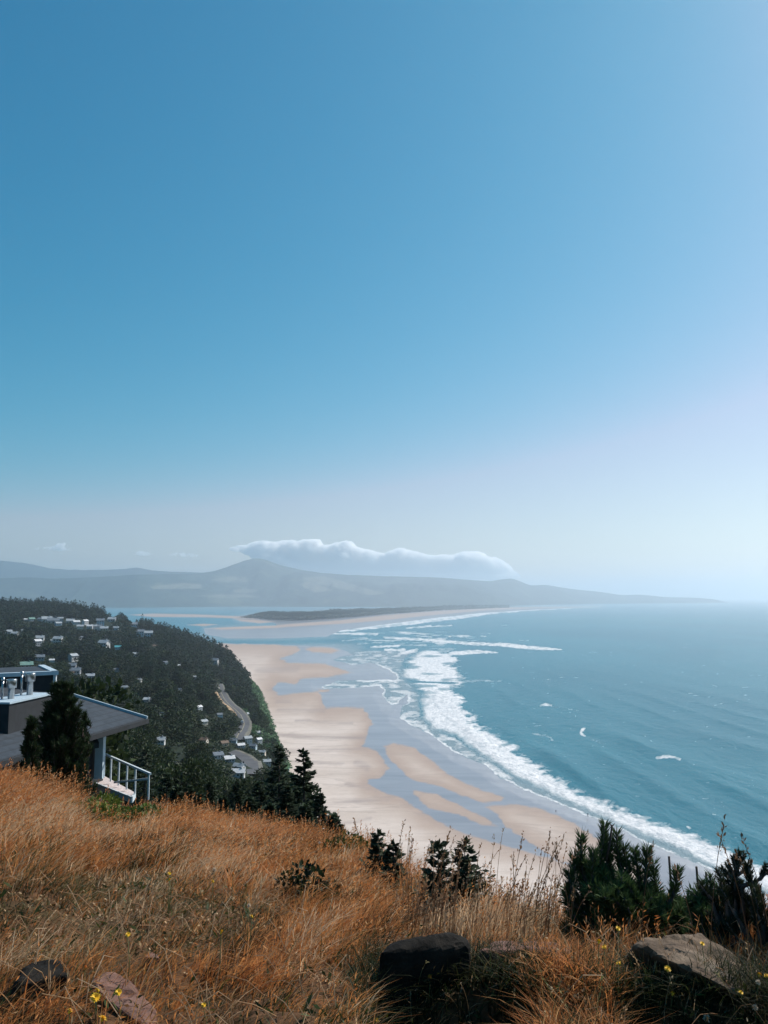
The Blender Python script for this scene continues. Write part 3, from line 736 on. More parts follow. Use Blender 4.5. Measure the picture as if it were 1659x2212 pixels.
def strip(name, X, Y, Z, off0, off1, mat, dz, **props):
    d = np.stack([np.gradient(X), np.gradient(Y)], 1); d = unit(d); nrm = np.stack([d[:, 1], -d[:, 0]], 1)
    A = np.stack([X + nrm[:, 0] * off0, Y + nrm[:, 1] * off0, Z + dz], 1); B = np.stack([X + nrm[:, 0] * off1, Y + nrm[:, 1] * off1, Z + dz], 1)
    n = len(X); V = np.concatenate([A, B, A - [0, 0, 3.0], B - [0, 0, 3.0]]); i = np.arange(n - 1)[:, None]
    Q = np.concatenate([i + [[0, 1, n + 1, n]], i + [[2 * n, 0 + 0, 1, 2 * n + 1]] * 1, i + [[n, n + 1, 3 * n + 1, 3 * n]], ])
    Q[n - 1:2 * (n - 1)] = np.stack([i[:, 0] + 2 * n, i[:, 0] + 2 * n + 1, i[:, 0] + 1, i[:, 0]], 1)
    return obj(name, mesh(name, V, Q, mat), **props)
for ri, (pts, w) in enumerate(ROADS):
    xs, ys = smooth_line(pts, 44)
    PP = [march(a, b, .8, 60.) for a, b in zip(xs, ys)]; PP = np.array([p for p in PP if p is not None])
    for _ in range(4):
        PP[1:-1] = (PP[:-2] + 2 * PP[1:-1] + PP[2:]) / 4
    Z = land(PP[:, 0], PP[:, 1]); Z = np.convolve(np.pad(Z, 3, 'edge'), np.ones(7) / 7, 'valid') + 1.0
    strip('road', PP[:, 0], PP[:, 1], Z, -w / 2, w / 2, M_ASPH, 0, kind='structure')
    strip('road_verge', PP[:, 0], PP[:, 1], Z, -w / 2 - 1.3, -w / 2 - .02, M_VERGE, -.05, kind='structure')
    if ri == 0:
        strip('road_bank', PP[:26, 0], PP[:26, 1], Z[:26], w / 2 + .02, w / 2 + 9, M_SAND, 1.4, kind='structure')
        strip('road_line', PP[:, 0], PP[:, 1], Z, -.11, .11, M_LINE, .03, kind='structure')
    for a, b in zip(xs[::2], ys[::2]): CLEAR.append((a, b, 7, 5))
M_CARW = simple('white_car_paint', (.75, .75, .75), .35, .03); M_CARG = simple('grey_car_paint', (.22, .24, .26), .35, .03); M_TYRE = simple('tyre_rubber', (.02, .02, .02), .9, .1)
def car(x, y, rz, mat, label):
    P = march(x, y, .8, 60.); 
    if P is None: return
    e = empty('parked_car', (P[0], P[1], hground(P[0], P[1]) + 1.05), rz, label=label, category='car', group='cars on the bluff road')
    m = MB(); m.hexa([(-2.1,-.85,.25),(2.1,-.85,.25),(2.1,.85,.25),(-2.1,.85,.25),(-2.05,-.8,.85),(1.95,-.8,.75),(1.95,.8,.75),(-2.05,.8,.85)]); m.hexa([(-1.5,-.72,.85),(.95,-.72,.8),(.95,.72,.8),(-1.5,.72,.85),(-1.1,-.6,1.42),(.35,-.6,1.42),(.35,.6,1.42),(-1.1,.6,1.42)]); m.build('body', mat, e)
    m = MB(); m.hexa([(-1.35,-.74,.92),(.75,-.74,.9),(.75,.74,.9),(-1.35,.74,.92),(-1.08,-.63,1.34),(.36,-.63,1.34),(.36,.63,1.34),(-1.08,.63,1.34)]); m.build('window', M_GLASS, e)
    for wx in (-1.3, 1.3):
        for wy in (-.8, .8):
            m = MB(); m.tube([(wx, wy - .1, .32), (wx, wy + .1, .32)], .32, 12); m.build('wheel', M_TYRE, e)
car(534,1545,2.2,M_CARW,'white car on the outer side of the road bend, farthest up'); car(537,1558,1.8,M_CARW,'white car on the outer side of the road bend, in the curve'); car(523,1563,1.6,M_CARG,'grey car on the inner lane of the road bend')
CLEAR += [(389,1625,16,10), (250,1362,1,1)]

# ------------------------------------------------------------------ forest
def crown_ok(x, y, h, wide):
    """False where a crown would stand in front of a house or a road"""
    z = land(x, y); r = np.hypot(x, y)
    px, py0 = proj(np.stack([x, y, z], 1)); _, py1 = proj(np.stack([x, y, z + h], 1))
    ok = np.ones(len(x), bool); hw = wide / r * FX
    for (cx_, cy_, cw, cu) in CLEAR:
        ok &= ~((np.abs(px - cx_) < cw * .8 + hw * .75) & (py1 < cy_ + cu * .35) & (py0 > cy_ - cu))
    for (hx, hy, w) in HOUSE_XY:
        ok &= np.hypot(x - hx, y - hy) > w * .55 + wide * .5
    return ok

def scatter(n, r0, r1, a0, a1, g):
    r = np.sqrt(g.uniform(r0 ** 2, r1 ** 2, n)); a = g.uniform(a0, a1, n)
    return r * np.sin(a), r * np.cos(a)

NEARHOUSE = at(220, 1640, 37.)
def forest():
    g = np.random.default_rng(5)
    protos = []
    for k in range(5):
        protos.append((conifer_crown(1.0, .24 + .04 * (k % 3), 24, 7, .16, 100 + k, DG0, DG1, base=.1, droop=.3), conifer_crown(1.0, .24 + .04 * (k % 3), 46, 13, .10, 100 + k, DG0, DG1, base=.08, droop=.3)))
    for k in range(4):
        lob = [(g.uniform(-.2, .2), g.uniform(-.2, .2), g.uniform(.35, .75), .26, .26, .24) for _ in range(5)]
        protos.append((clump_crown(lob, 170, .17, 120 + k, (.012, .022, .010), (.036, .055, .020)), clump_crown(lob, 620, .085, 120 + k, (.012, .022, .010), (.040, .060, .022))))
    # density falls with range so that the picture density stays even
    X = []; Y = []
    for (r0, r1, n) in ((225, 420, 2600), (420, 700, 4200), (700, 1100, 5200), (1100, 1650, 5200)):
        x, y = scatter(n, r0, r1, R(-33), R(-6), g); X.append(x); Y.append(y)
    x = np.concatenate(X); y = np.concatenate(Y); z = land(x, y); r = np.hypot(x, y)
    px, py = proj(np.stack([x, y, z], 1))
    h = g.uniform(7, 14, len(x)) * (1 + .25 * sst(r, 500, 1200)); kind = g.integers(0, 9, len(x))
    h = np.where(kind > 4, h * .72, h)
    h *= sst(z, -2, 26) * .8 + .2; h = np.where((z < 13) & (g.random(len(x)) < .85), 0, h)
    ok = (z > 3) & (h > .5) & crown_ok(x, y, h, h * .62)
    lone = fbm(x * .012, y * .012, 71) > .27
    ok &= lone
    x, y, z, h, kind = x[ok], y[ok], z[ok], h[ok], kind[ok]
    VV = []; QQ = []; CC = []; n = 0
    rr_ = np.hypot(x, y)
    for k2 in range(2 * len(protos)):
        k = k2 // 2; V, Q, C = protos[k][k2 % 2]
        s = np.where((kind == k) & ((rr_ < 620) == (k2 % 2 == 1)))[0]
        if not len(s): continue
        a = g.uniform(0, 6.28, len(s)); ca, sa = np.cos(a)[:, None], np.sin(a)[:, None]; hh = h[s][:, None]; w = hh * g.uniform(.85, 1.25, (len(s), 1)) * (1.0 if k < 5 else 1.35)
        vx = (V[None, :, 0] * ca - V[None, :, 1] * sa) * w + x[s][:, None]; vy = (V[None, :, 0] * sa + V[None, :, 1] * ca) * w + y[s][:, None]; vz = V[None, :, 2] * hh + z[s][:, None] - .5
        W = np.stack([vx, vy, vz], -1).reshape(-1, 3)
        q = (Q[None] + (np.arange(len(s)) * len(V))[:, None, None]).reshape(-1, 4) + n
        tint = g.uniform(.7, 1.25, (len(s), 1, 1)) * np.array([[[1, 1, 1]]]) * (1 + g.uniform(-.15, .15, (len(s), 1, 3)))
        c = (C[None] * tint).reshape(-1, 3)
        VV.append(W); QQ.append(q); CC.append(c); n += len(W)
    obj('forest', mesh('forest', np.concatenate(VV), np.concatenate(QQ), M_NEEDLE, {'col': np.concatenate(CC)}), kind='stuff', label='dense dark evergreen forest covering the headland', category='forest')
    # low green scrub on the face of the bluff
    x, y = scatter(26000, 260, 1150, R(-14.5), R(-5), g); z = land(x, y)
    ok = (z > .3) & (z < 24); x, y, z = x[ok], y[ok], z[ok]
    a = np.arctan2(x, y)
    hh = g.uniform(1.2, 2.8, len(x)); ok = crown_ok(x, y, hh, hh); x, y, z, hh = x[ok], y[ok], z[ok], hh[ok]
    VV = []; QQ = []; CC = []; n = 0
    for k in range(len(x)):
        pass
    V, Q, C = clump_crown([(0, 0, .45, .55, .55, .45), (.4, .1, .3, .4, .4, .3), (-.3, .3, .35, .4, .4, .35)], 46, .42, 140, (.05, .11, .045), (.13, .24, .10))
    ca = g.uniform(0, 6.28, len(x)); cs, sn = np.cos(ca)[:, None], np.sin(ca)[:, None]; s_ = hh[:, None]
    W = np.stack([(V[None, :, 0] * cs - V[None, :, 1] * sn) * s_ * 1.5 + x[:, None], (V[None, :, 0] * sn + V[None, :, 1] * cs) * s_ * 1.5 + y[:, None], V[None, :, 2] * s_ + z[:, None] - .3], -1).reshape(-1, 3)
    q = (Q[None] + (np.arange(len(x)) * len(V))[:, None, None]).reshape(-1, 4)
    c = (C[None] * g.uniform(.5, 1.2, (len(x), 1, 1))).reshape(-1, 3)
    obj('bluff_scrub', mesh('bluff_scrub', W, q, M_LEAF, {'col': c}), kind='stuff', label='low green scrub on the face of the bluff above the sand', category='scrub')
forest()

def undergrowth():
    g = np.random.default_rng(25)
    x, y = scatter(15000, 60, 760, R(-32), R(-6), g); z = land(x, y); hh = g.uniform(.7, 2.0, len(x)); r = np.hypot(x, y)
    ok = (z > 3) & (g.random(len(x)) < .35 + .65 * sst(r, 100, 250))
    px, py = proj(np.stack([x, y, z], 1)); _, pt = proj(np.stack([x, y, z + hh], 1)); hw = hh / r * FX
    for (cx_, cy_, cw, cu) in CLEAR: ok &= ~((np.abs(px - cx_) < cw * .6 + hw) & (pt < cy_ + cu * .5) & (py > cy_ - cu))
    for (hx, hy, w) in HOUSE_XY: ok &= np.hypot(x - hx, y - hy) > w * .6 + hh
    x, y, z, hh = x[ok], y[ok], z[ok], hh[ok]
    V, Q, C = clump_crown([(0, 0, .45, .6, .6, .45), (.5, .1, .3, .45, .45, .3), (-.4, .4, .35, .45, .45, .35)], 60, .36, 141, (.014, .024, .010), (.05, .075, .024))
    ca = g.uniform(0, 6.28, len(x)); cs, sn = np.cos(ca)[:, None], np.sin(ca)[:, None]; s_ = hh[:, None]
    W = np.stack([(V[None, :, 0] * cs - V[None, :, 1] * sn) * s_ * 1.6 + x[:, None], (V[None, :, 0] * sn + V[None, :, 1] * cs) * s_ * 1.6 + y[:, None], V[None, :, 2] * s_ + z[:, None] - .3], -1).reshape(-1, 3)
    q = (Q[None] + (np.arange(len(x)) * len(V))[:, None, None]).reshape(-1, 4)
    obj('undergrowth', mesh('undergrowth', W, q, M_LEAF, {'col': (C[None] * g.uniform(.5, 1.4, (len(x), 1, 1))).reshape(-1, 3)}), kind='stuff', label='dark bushy undergrowth between the trees of the headland', category='undergrowth')
undergrowth()

def spit_forest():
    g = np.random.default_rng(9)
    top = [(505,1333),(560,1327),(640,1325),(720,1318),(830,1315),(960,1315),(1100,1312.5)]
    poly = [(505,1334),(560,1332),(640,1330),(720,1327),(830,1321),(960,1315),(1100,1311.5),(1100,1312.5),(960,1318),(830,1327),(733,1335.5),(640,1341),(592,1339),(560,1336)]
    W = []
    xs = g.uniform(500, 1110, 26000); ys = g.uniform(1311, 1342, 26000)
    ok = sdf_poly(xs, ys, poly) > 0; xs, ys = xs[ok], ys[ok]
    P = sea(xs, ys, 1.0); n = len(P)
    hh = (8 + 14 * fbm(P[:, 0] / 260., P[:, 1] / 400., 4)) * g.uniform(.7, 1.25, n) * sst(xs, 498, 580)
    V, Q, C = clump_crown([(0, 0, .5, .45, .45, .5)], 12, .55, 150, (.014, .028, .014), (.035, .055, .024))
    s_ = hh[:, None]
    W = np.stack([V[None, :, 0] * s_ * 1.3 + P[:, 0:1], V[None, :, 1] * s_ * 1.3 + P[:, 1:2], V[None, :, 2] * s_ * 1.1 + P[:, 2:3]], -1).reshape(-1, 3)
    q = (Q[None] + (np.arange(n) * len(V))[:, None, None]).reshape(-1, 4)
    obj('spit_forest', mesh('spit_forest', W, q, M_NEEDLE, {'col': np.tile(C, (n, 1))}), kind='stuff', label='dark belt of trees along the far sand spit', category='forest')
spit_forest()

# individual evergreens on the near slope below the house
def tree_copy(proto, loc, rz, s, **props):
    c = proto.copy(); COL.objects.link(c); c.location = loc; c.rotation_euler = (0, 0, rz); c.scale = (s, s, s * random.uniform(.9, 1.12))
    for k, v in props.items(): c[k] = v
    for ch in proto.children:
        q = ch.copy(); COL.objects.link(q); q.parent = c
    return c

def conifer_proto(name, h, rad, nb, nt, leaf, seed, label, group, c0=DG0, c1=DG1, bark=None, **kw):
    e = empty(name, (0, 0, -50), label=label, category='tree', group=group)
    V, Q, C = conifer_crown(h, rad, nb, nt, leaf, seed, c0, c1, **kw)
    obj('crown', mesh('crown', V, Q, M_NEEDLE, {'col': C}), e)
    m = MB(); m.tube([(0, 0, -.3), (0.01 * h, 0, h * .5), (0, 0, h * .97)], [h * .022, h * .014, h * .003], 7)
    m.build('trunk', bark or M_BARK, e, True)
    return e

def midwood():
    g = np.random.default_rng(15)
    lab = 'dark evergreen in the dense wood on the slope below the deck'
    protos = [conifer_proto('evergreen_tree', 10, 2.3 + .3 * k, 110, 34, .42, 200 + k, lab, 'evergreens on the near wooded slope', base=.06) for k in range(3)]
    lab2 = 'rounded dark leafy tree in the dense wood on the slope below the deck'
    for k in range(2):
        e = empty('leafy_tree', (0, 0, -50), label=lab2, category='tree', group='leafy trees on the near wooded slope')
        lob = [(g.uniform(-1.8, 1.8), g.uniform(-1.8, 1.8), g.uniform(2.8, 6.2), 1.7, 1.7, 1.4) for _ in range(9)]
        V, Q, C = clump_crown(lob, 3600, .36, 230 + k, (.012, .022, .009), (.045, .065, .022))
        obj('crown', mesh('crown', V, Q, M_LEAF, {'col': C}), e)
        m = MB(); m.tube([(0, 0, -.4), (.1, 0, 2), (-.1, .1, 5)], [.2, .15, .06], 7)
        for w in range(4):
            q = w * 1.6; m.tube([(.05, 0, 1.6 + .4 * w), (1.1 * math.cos(q), 1.1 * math.sin(q), 3.4 + .4 * w)], [.09, .03], 6)
        m.build('trunk', M_BARK, e, True); protos.append(e)
    x, y = scatter(3000, 48, 235, R(-31), R(-6.2), g); z = land(x, y); h = g.uniform(5, 10, len(x)); kind = g.integers(0, 5, len(x))
    px, py = proj(np.stack([x, y, z + h], 1))
    ok = (z > 3) & crown_ok(x, y, h, h * .45) & ((py < 1790) | (px > 300)) & (px > -60)
    # spacing
    keep = []
    for i in np.where(ok)[0]:
        if all((x[i] - x[j]) ** 2 + (y[i] - y[j]) ** 2 > (3.2 + .012 * math.hypot(x[i], y[i])) ** 2 for j in keep): keep.append(i)
        if len(keep) >= 330: break
    used = set()
    n = 0
    for i in keep:
        if px[i] < 170 and n > 1e9: continue
        p = protos[kind[i]]; s = h[i] / (10. if kind[i] < 3 else 7.5)
        loc = (x[i], y[i], z[i] - .3)
        if kind[i] not in used:
            used.add(kind[i]); p.location = loc; p.scale = (s, s, s); p.rotation_euler = (0, 0, g.uniform(0, 6))
        else: tree_copy(p, loc, g.uniform(0, 6), s)
midwood()

# ------------------------------------------------------------------ the near house
t = NT('shingle_roof'); p = t.pos()
M_SHEEN = simple('painted_pale_wood', (.40, .49, .55), .6, .06, 4.)
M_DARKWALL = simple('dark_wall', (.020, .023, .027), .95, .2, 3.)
M_DECK = simple('weathered_deck', (.55, .47, .45), .85, .12, 5.)
M_METAL = None
t = NT('galvanised_steel'); M_METAL = t.done(t.bsdf(Base_Color=(.40, .41, .42), Metallic=1.0, Roughness=t.rng(t.noise(t.objco(), 8., 4), .3, .7, .25, .42)))

def near_house():
    tip = Vector((-.2879 * 38 / 1.0, 38., 0)); tip = Vector(at(314.5, 1552, 38.)); 
    ev = Vector((-.213, -.977, 0)).normalized()           # along the eave, towards the camera
    up = Vector((-.977, .213, 0)).normalized()            # up the roof, to the left
    z0 = tip.z; SL = .245
    e = empty('house', tuple(tip - Vector((0, 0, 3.0))), label='near house below the grass with dark shingle roof and two vent pipes', category='house')
    org = tip - Vector((0, 0, 3.0))
    def P(a, b, c):      # a along eave, b up the roof (horizontal run), c above the eave height
        v = tip + ev * a + up * b; return (v.x - org.x, v.y - org.y, z0 + c - org.z)
    LE, RUN = 13., 12.
    # shingle material: courses parallel to the eave
    t = NT('dark_shingles'); co = t.objco()
    dot = t.n('ShaderNodeVectorMath', operation='DOT_PRODUCT'); t.t.links.new(co, dot.inputs[0]); dot.inputs[1].default_value = tuple(up)
    dota = t.n('ShaderNodeVectorMath', operation='DOT_PRODUCT'); t.t.links.new(co, dota.inputs[0]); dota.inputs[1].default_value = tuple(ev)
    fr = t.math('FRACT', t.math('MULTIPLY', dot.outputs['Value'], 1 / .42))
    line = t.rng(fr, .0, .35, 1, 0)
    cb = t.n('ShaderNodeCombineXYZ'); t.t.links.new(t.math('MULTIPLY', dota.outputs['Value'], 3.2), cb.inputs[0]); t.t.links.new(t.math('MULTIPLY', dot.outputs['Value'], 2.38), cb.inputs[1])
    tab = t.noise(cb.outputs[0], 1., 2); big = t.noise(co, .5, 4)
    c = t.mix(t.rng(tab, .3, .7), (.014, .022, .032), (.030, .042, .056)); c = t.mix(t.math('MULTIPLY', t.rng(big, .4, .7), .4), c, (.04, .05, .064)); c = t.mix(t.math('MULTIPLY', line, .8), c, (.012, .015, .02))
    M_SH = t.done(t.bsdf(Base_Color=c, Roughness=.8, Normal=t.bump(fr, .5, .02)))
    r = MB(); Q = [P(0, 0, 0), P(LE, 0, 0), P(LE, RUN, SL * RUN), P(0, RUN, SL * RUN)]
    r.hexa([(a, b, c - .05) for a, b, c in Q] + Q); roof = r.build('roof', M_SH, e)
    # rake board and eave gutter
    m = MB(); bar(m, P(-.03, -.05, -.03), P(-.03, RUN, SL * RUN - .03), .07, .26); m.build('rake_board', M_SHEEN, e)
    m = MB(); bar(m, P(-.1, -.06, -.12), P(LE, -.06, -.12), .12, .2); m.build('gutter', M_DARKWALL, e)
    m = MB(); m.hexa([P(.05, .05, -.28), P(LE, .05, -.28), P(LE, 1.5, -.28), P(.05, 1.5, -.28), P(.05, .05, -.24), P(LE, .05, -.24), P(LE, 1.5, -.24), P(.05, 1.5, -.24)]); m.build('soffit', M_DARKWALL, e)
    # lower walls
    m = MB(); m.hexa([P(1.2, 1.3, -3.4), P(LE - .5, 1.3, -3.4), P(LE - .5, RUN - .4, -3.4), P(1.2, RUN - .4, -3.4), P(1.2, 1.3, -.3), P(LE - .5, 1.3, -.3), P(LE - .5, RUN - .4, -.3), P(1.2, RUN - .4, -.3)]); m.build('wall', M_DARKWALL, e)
    m = MB(); m.hexa([P(3.0, 1.26, -1.9), P(4.6, 1.26, -1.9), P(4.6, 1.32, -1.9), P(3.0, 1.32, -1.9), P(3.0, 1.26, -.7), P(4.6, 1.26, -.7), P(4.6, 1.32, -.7), P(3.0, 1.32, -.7)]); m.build('window', M_GLASS, e)
    # corner post and beam under the eave
    o = np.array(org)
    def L(x, y, Y): return tuple(at(x, y, Y) - o)
    a = Vector(L(218, 1583, 36.2)); b = Vector(L(213.5, 1683, 36.0)); b.x = a.x - .02; b.y = a.y
    m = MB(); m.box((a.x - .17, a.y - .17, b.z), (a.x + .17, a.y + .17, a.z + .1)); m.build('post', M_SHEEN, e)
    m = MB(); bar(m, (a.x - .17, a.y - .05, a.z - .08), L(178, 1566, 37.6), .3, .16); m.build('beam', M_SHEEN, e)
    # small lower roof beside the post
    m = MB(); A = L(214, 1604, 35.2); B = L(150, 1612, 35.0); C_ = L(168, 1592, 37.0); D_ = L(206, 1588, 37.0)
    m.hexa([(x, y, z - .22) for x, y, z in (A, B, C_, D_)][::-1] + [A, B, C_, D_][::-1]); m.build('lower_roof', M_SH, e)
    # upper storey block
    u0 = 5.0
    Uz = lambda x, y, Y: L(x, y, Y)
    c1 = Vector(L(117, 1488, 38.6)); top = L(117.5, 1457, 38.6)[2]
    dirL = Vector((-.86, -.51, 0)).normalized()
    c0 = c1 + dirL * 7.5; c2 = c1 + Vector((-.51, .86, 0)) * 4; c3 = c0 + Vector((-.51, .86, 0)) * 4
    m = MB(); zb = c1.z - 1.6
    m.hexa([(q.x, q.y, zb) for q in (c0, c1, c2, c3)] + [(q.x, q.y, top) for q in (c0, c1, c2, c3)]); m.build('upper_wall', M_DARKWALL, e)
    m = MB(); bar(m, (c0.x, c0.y, top + .08), (c1.x + .12, c1.y + .07, top + .08), .3, .17); bar(m, (c1.x + .05, c1.y - .1, top + .08), (c2.x, c2.y, top + .08), .3, .17)
    m.build('roof_edge', M_SHEEN, e)
    m = MB(); m.hexa([(q.x, q.y, top + .02) for q in (c0, c1, c2, c3)] + [(q.x, q.y, top + .10) for q in (c0, c1, c2, c3)]); m.build('upper_roof', M_SH, e)
    m = MB(); bar(m, (c1.x + .03, c1.y - .03, zb), (c1.x + .03, c1.y - .03, top), .12, .12); m.build('corner_board', M_TRIM, e)
    # chimney chase with two vents
    A = Vector(L(20, 1521, 31.2)); B = Vector(L(112, 1511, 34.2)); n = Vector((-(B - A).y, (B - A).x, 0)).normalized() * 1.1
    zt = A.z; cb_ = [A, B, B + n, A + n]; 
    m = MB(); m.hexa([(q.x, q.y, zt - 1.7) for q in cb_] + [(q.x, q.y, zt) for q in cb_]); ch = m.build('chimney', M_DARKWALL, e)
    k = (B - A).normalized() * .06; nn = n.normalized() * .06
    m = MB(); cap = [A - k - nn, B + k - nn, B + n + k + nn, A + n - k + nn]
    m.hexa([(q.x, q.y, zt + .003) for q in cap] + [(q.x, q.y, zt + .07) for q in cap]); m.build('chimney_cap', M_SHEEN, ch)
    for (f, hh) in ((.33, 0.0), (.76, .12)):
        q = A + (B - A) * f + n * .5
        m = MB(); m.lathe([(.12, 0), (.12, .40 + hh), (.19, .41 + hh), (.19, .72 + hh), (.185, .735 + hh), (.0, .74 + hh)], 20, (q.x, q.y, zt + .07)); m.build('vent_pipe', M_METAL, ch, True)
        m = MB(); m.tube([(q.x - .34, q.y, zt + .05), (q.x - .34, q.y, zt + .78 + hh)], .045, 8); m.lathe([(.07, .76 + hh), (.07, .86 + hh), (0, .88 + hh)], 10, (q.x - .34, q.y, zt)); m.build('flue', M_METAL, ch, True)
    # deck, edge board and railing
    DZ = 92.05 - o[2]
    def G(x, y, z): 
        q = sea(x, y, z); return Vector(q - o)
    f0 = G(218, 1672, 92.05); f1 = G(292, 1712, 92.05); g1 = G(285, 1722, 92.05); g0 = G(188, 1684, 92.05)
    m = MB(); n_ = 9
    quad = [g0, g1, f1, f0]
    for i in range(n_):
        s0, s1 = i / n_ + .004, (i + 1) / n_ - .004
        a0 = g0.lerp(f0, s0); a1 = g1.lerp(f1, s0); b1 = g1.lerp(f1, s1); b0 = g0.lerp(f0, s1)
        m.hexa([(q.x, q.y, DZ - .05) for q in (a0, a1, b1, b0)] + [(q.x, q.y, DZ) for q in (a0, a1, b1, b0)])
    m.build('deck', M_DECK, e)
    m = MB(); bar(m, (g0.x, g0.y, DZ - .1), (g1.x, g1.y, DZ - .1), .06, .24); bar(m, (g1.x, g1.y, DZ - .1), (f1.x, f1.y, DZ - .1), .06, .24); m.build('deck_edge', M_TRIM, e)
    t0 = Vector(L(226, 1629, 37.0)); t1 = Vector(L(325, 1672, 33.4))
    rl = MB(); bar(rl, tuple(t0), tuple(t1), .08, .08); rail = rl.build('railing', M_TRIM, e)
    for f in (.16, .34, .52, .70, .97):
        q = t0.lerp(t1, f); m = MB(); m.box((q.x - .03, q.y - .03, q.z - 1.02), (q.x + .03, q.y + .03, q.z - .03)); m.build('baluster', M_TRIM, rail)
    m = MB(); bar(m, L(247, 1690, 35.3), L(322, 1682, 33.5), .06, .07); m.build('lower_rail', M_TRIM, rail)
    # pale footing below the deck start and posts to the ground
    m = MB(); q = G(196, 1676, 91.9); m.box((q.x - .45, q.y - .3, DZ - .5), (q.x + .35, q.y + .3, DZ + .12)); m.build('landing', M_SHEEN, e)
    for s in (.15, .9):
        q = g0.lerp(g1, s); m = MB(); m.box((q.x - .06, q.y + .05, DZ - 2.6), (q.x + .06, q.y + .17, DZ - .05)); m.build('deck_post', M_DARKWALL, e)
near_house()

# ------------------------------------------------------------------ spruces just beyond the crest
SPR0, SPR1 = (.010, .020, .010), (.034, .055, .024)
SPRUCES = [  # x, top y, range, radius factor, label
 (655,1622,25,.36,'tall dark spruce with a thin bare-tipped top, rising against the sand'),
 (602,1612,30,.30,'dark spruce with a blunt top just left of the thin-tipped spruce'),
 (560,1690,24,.42,'broad dark spruce in front of the blunt-topped spruce'),
 (512,1688,27,.40,'dark spruce left of the broad one, above the rusty grass'),
 (455,1690,27,.42,'bushy spruce with brown grass stems before it, left of the group'),
 (408,1700,22,.45,'low bushy evergreen near the deck railing'),
 (620,1700,22,.45,'low dark spruce filling the gap under the two tall tops'),
 (690,1716,22,.42,'lopsided young spruce reaching over the sand right of the tall one'),
 (722,1762,17,.55,'low spruce scrub at the edge of the bluff, right end of the group'),
 (430,1722,20,.45,'low dark spruce with brown seed stalks in front, left part of the group'),
 (482,1724,20.5,.45,'low dark spruce between the bushy one and the broad one'),
 (540,1726,19.5,.5,'squat dark spruce at the foot of the broad one'),
 (585,1738,18.5,.5,'squat dark spruce below the blunt-topped one'),
 (384,1728,19.5,.5,'squat evergreen right of the deck railing end'),
 (660,1742,18.5,.5,'squat dark spruce at the foot of the tall thin-tipped one'),
 (360,1672,30,.40,'dark evergreen behind the deck railing'),
]
for i, (x, ty, r, rf, lab) in enumerate(SPRUCES):
    X, Y, z = on_land(x, r); top = float(at(x, ty, Y)[2]); h = max(1.2, top - z + .2)
    e = conifer_proto('spruce_tree', h, h * rf, 130, 60, .17 if h > 3 else .12, 300 + i, lab, 'spruces beyond the grass crest', SPR0, SPR1, base=.02, droop=.12, up=.12, taper=.95)
    e.location = (X, Y, z - .2); e.rotation_euler = (0, 0, i * 1.3)

SAPL = [(818,1800,9.6,.28,'leftmost of the small spruce saplings, on the grass edge'),(850,1822,9.0,.30,'small spruce sapling right beside the leftmost one'),
        (945,1824,7.6,.32,'small brownish spruce sapling wrapped in dry grass stems'),(1002,1818,7.4,.34,'small spruce sapling with a sharp tip, rightmost of the row')]
for i, (x, ty, r, rf, lab) in enumerate(SAPL):
    X, Y, z = on_land(x, r); top = float(at(x, ty, Y)[2]); h = max(.5, top - z + .1)
    e = conifer_proto('spruce_sapling', h, h * rf, 60, 22, .085, 330 + i, lab, 'spruce saplings at the grass edge', (.014, .024, .012), (.05, .062, .03), base=.05, droop=-.1, up=.35, taper=.9, jit=.5)
    e.location = (X, Y, z - .1)

# ------------------------------------------------------------------ pines with bottle-brush shoots
def pine(name, shoots, needle, per_m, seed, label, loc, c0, c1, group=None, cat='shrub', width=.0028, bark=M_GREYBARK):
    """shoots: list of (points, needle_start 0..1)"""
    g = np.random.default_rng(seed); e = empty(name, loc, label=label, category=cat)
    if group: e['group'] = group
    P = []; D = []; L = []; C = []; m = MB()
    for pts, s0 in shoots:
        pts = np.asarray(pts, float); seg = np.linalg.norm(np.diff(pts, axis=0), axis=1); tot = seg.sum(); cum = np.concatenate([[0], np.cumsum(seg)])
        m.tube([tuple(q) for q in pts], list(np.linspace(.012, .004, len(pts)) * (1 + tot)), 5)
        n = int(per_m * tot * (1 - s0)) + 8; s = g.uniform(s0, 1.0, n) * tot
        q = np.stack([np.interp(s, cum, pts[:, k]) for k in range(3)], 1); q2 = np.stack([np.interp(np.minimum(s + .03 * tot, tot), cum, pts[:, k]) for k in range(3)], 1); q1 = np.stack([np.interp(np.maximum(s - .03 * tot, 0), cum, pts[:, k]) for k in range(3)], 1)
        tan = unit(q2 - q1); rad = g.normal(size=(n, 3)); rad = unit(rad - (rad * tan).sum(1, keepdims=True) * tan)
        d = unit(tan * g.uniform(.55, 1.3, (n, 1)) + rad * .9 + np.array([0, 0, .12])); f = (s / tot)[:, None]
        P.append(q); D.append(d); L.append(needle * g.uniform(.7, 1.2, n)); k = g.uniform(0, 1, (n, 1)) * .7 + .3 * f
        C.append((np.array(c0) * (1 - k) + np.array(c1) * k) * g.uniform(.8, 1.25))
    P = np.concatenate(P); D = np.concatenate(D); L = np.concatenate(L); C = np.concatenate(C)
    V, Q = diamonds(P, D, L, np.full(len(P), width))
    obj('needles', mesh('needles', V, Q, M_NEEDLE, {'col': np.repeat(C, 4, 0)}), e)
    m.build('branches', bark, e, True)
    return e

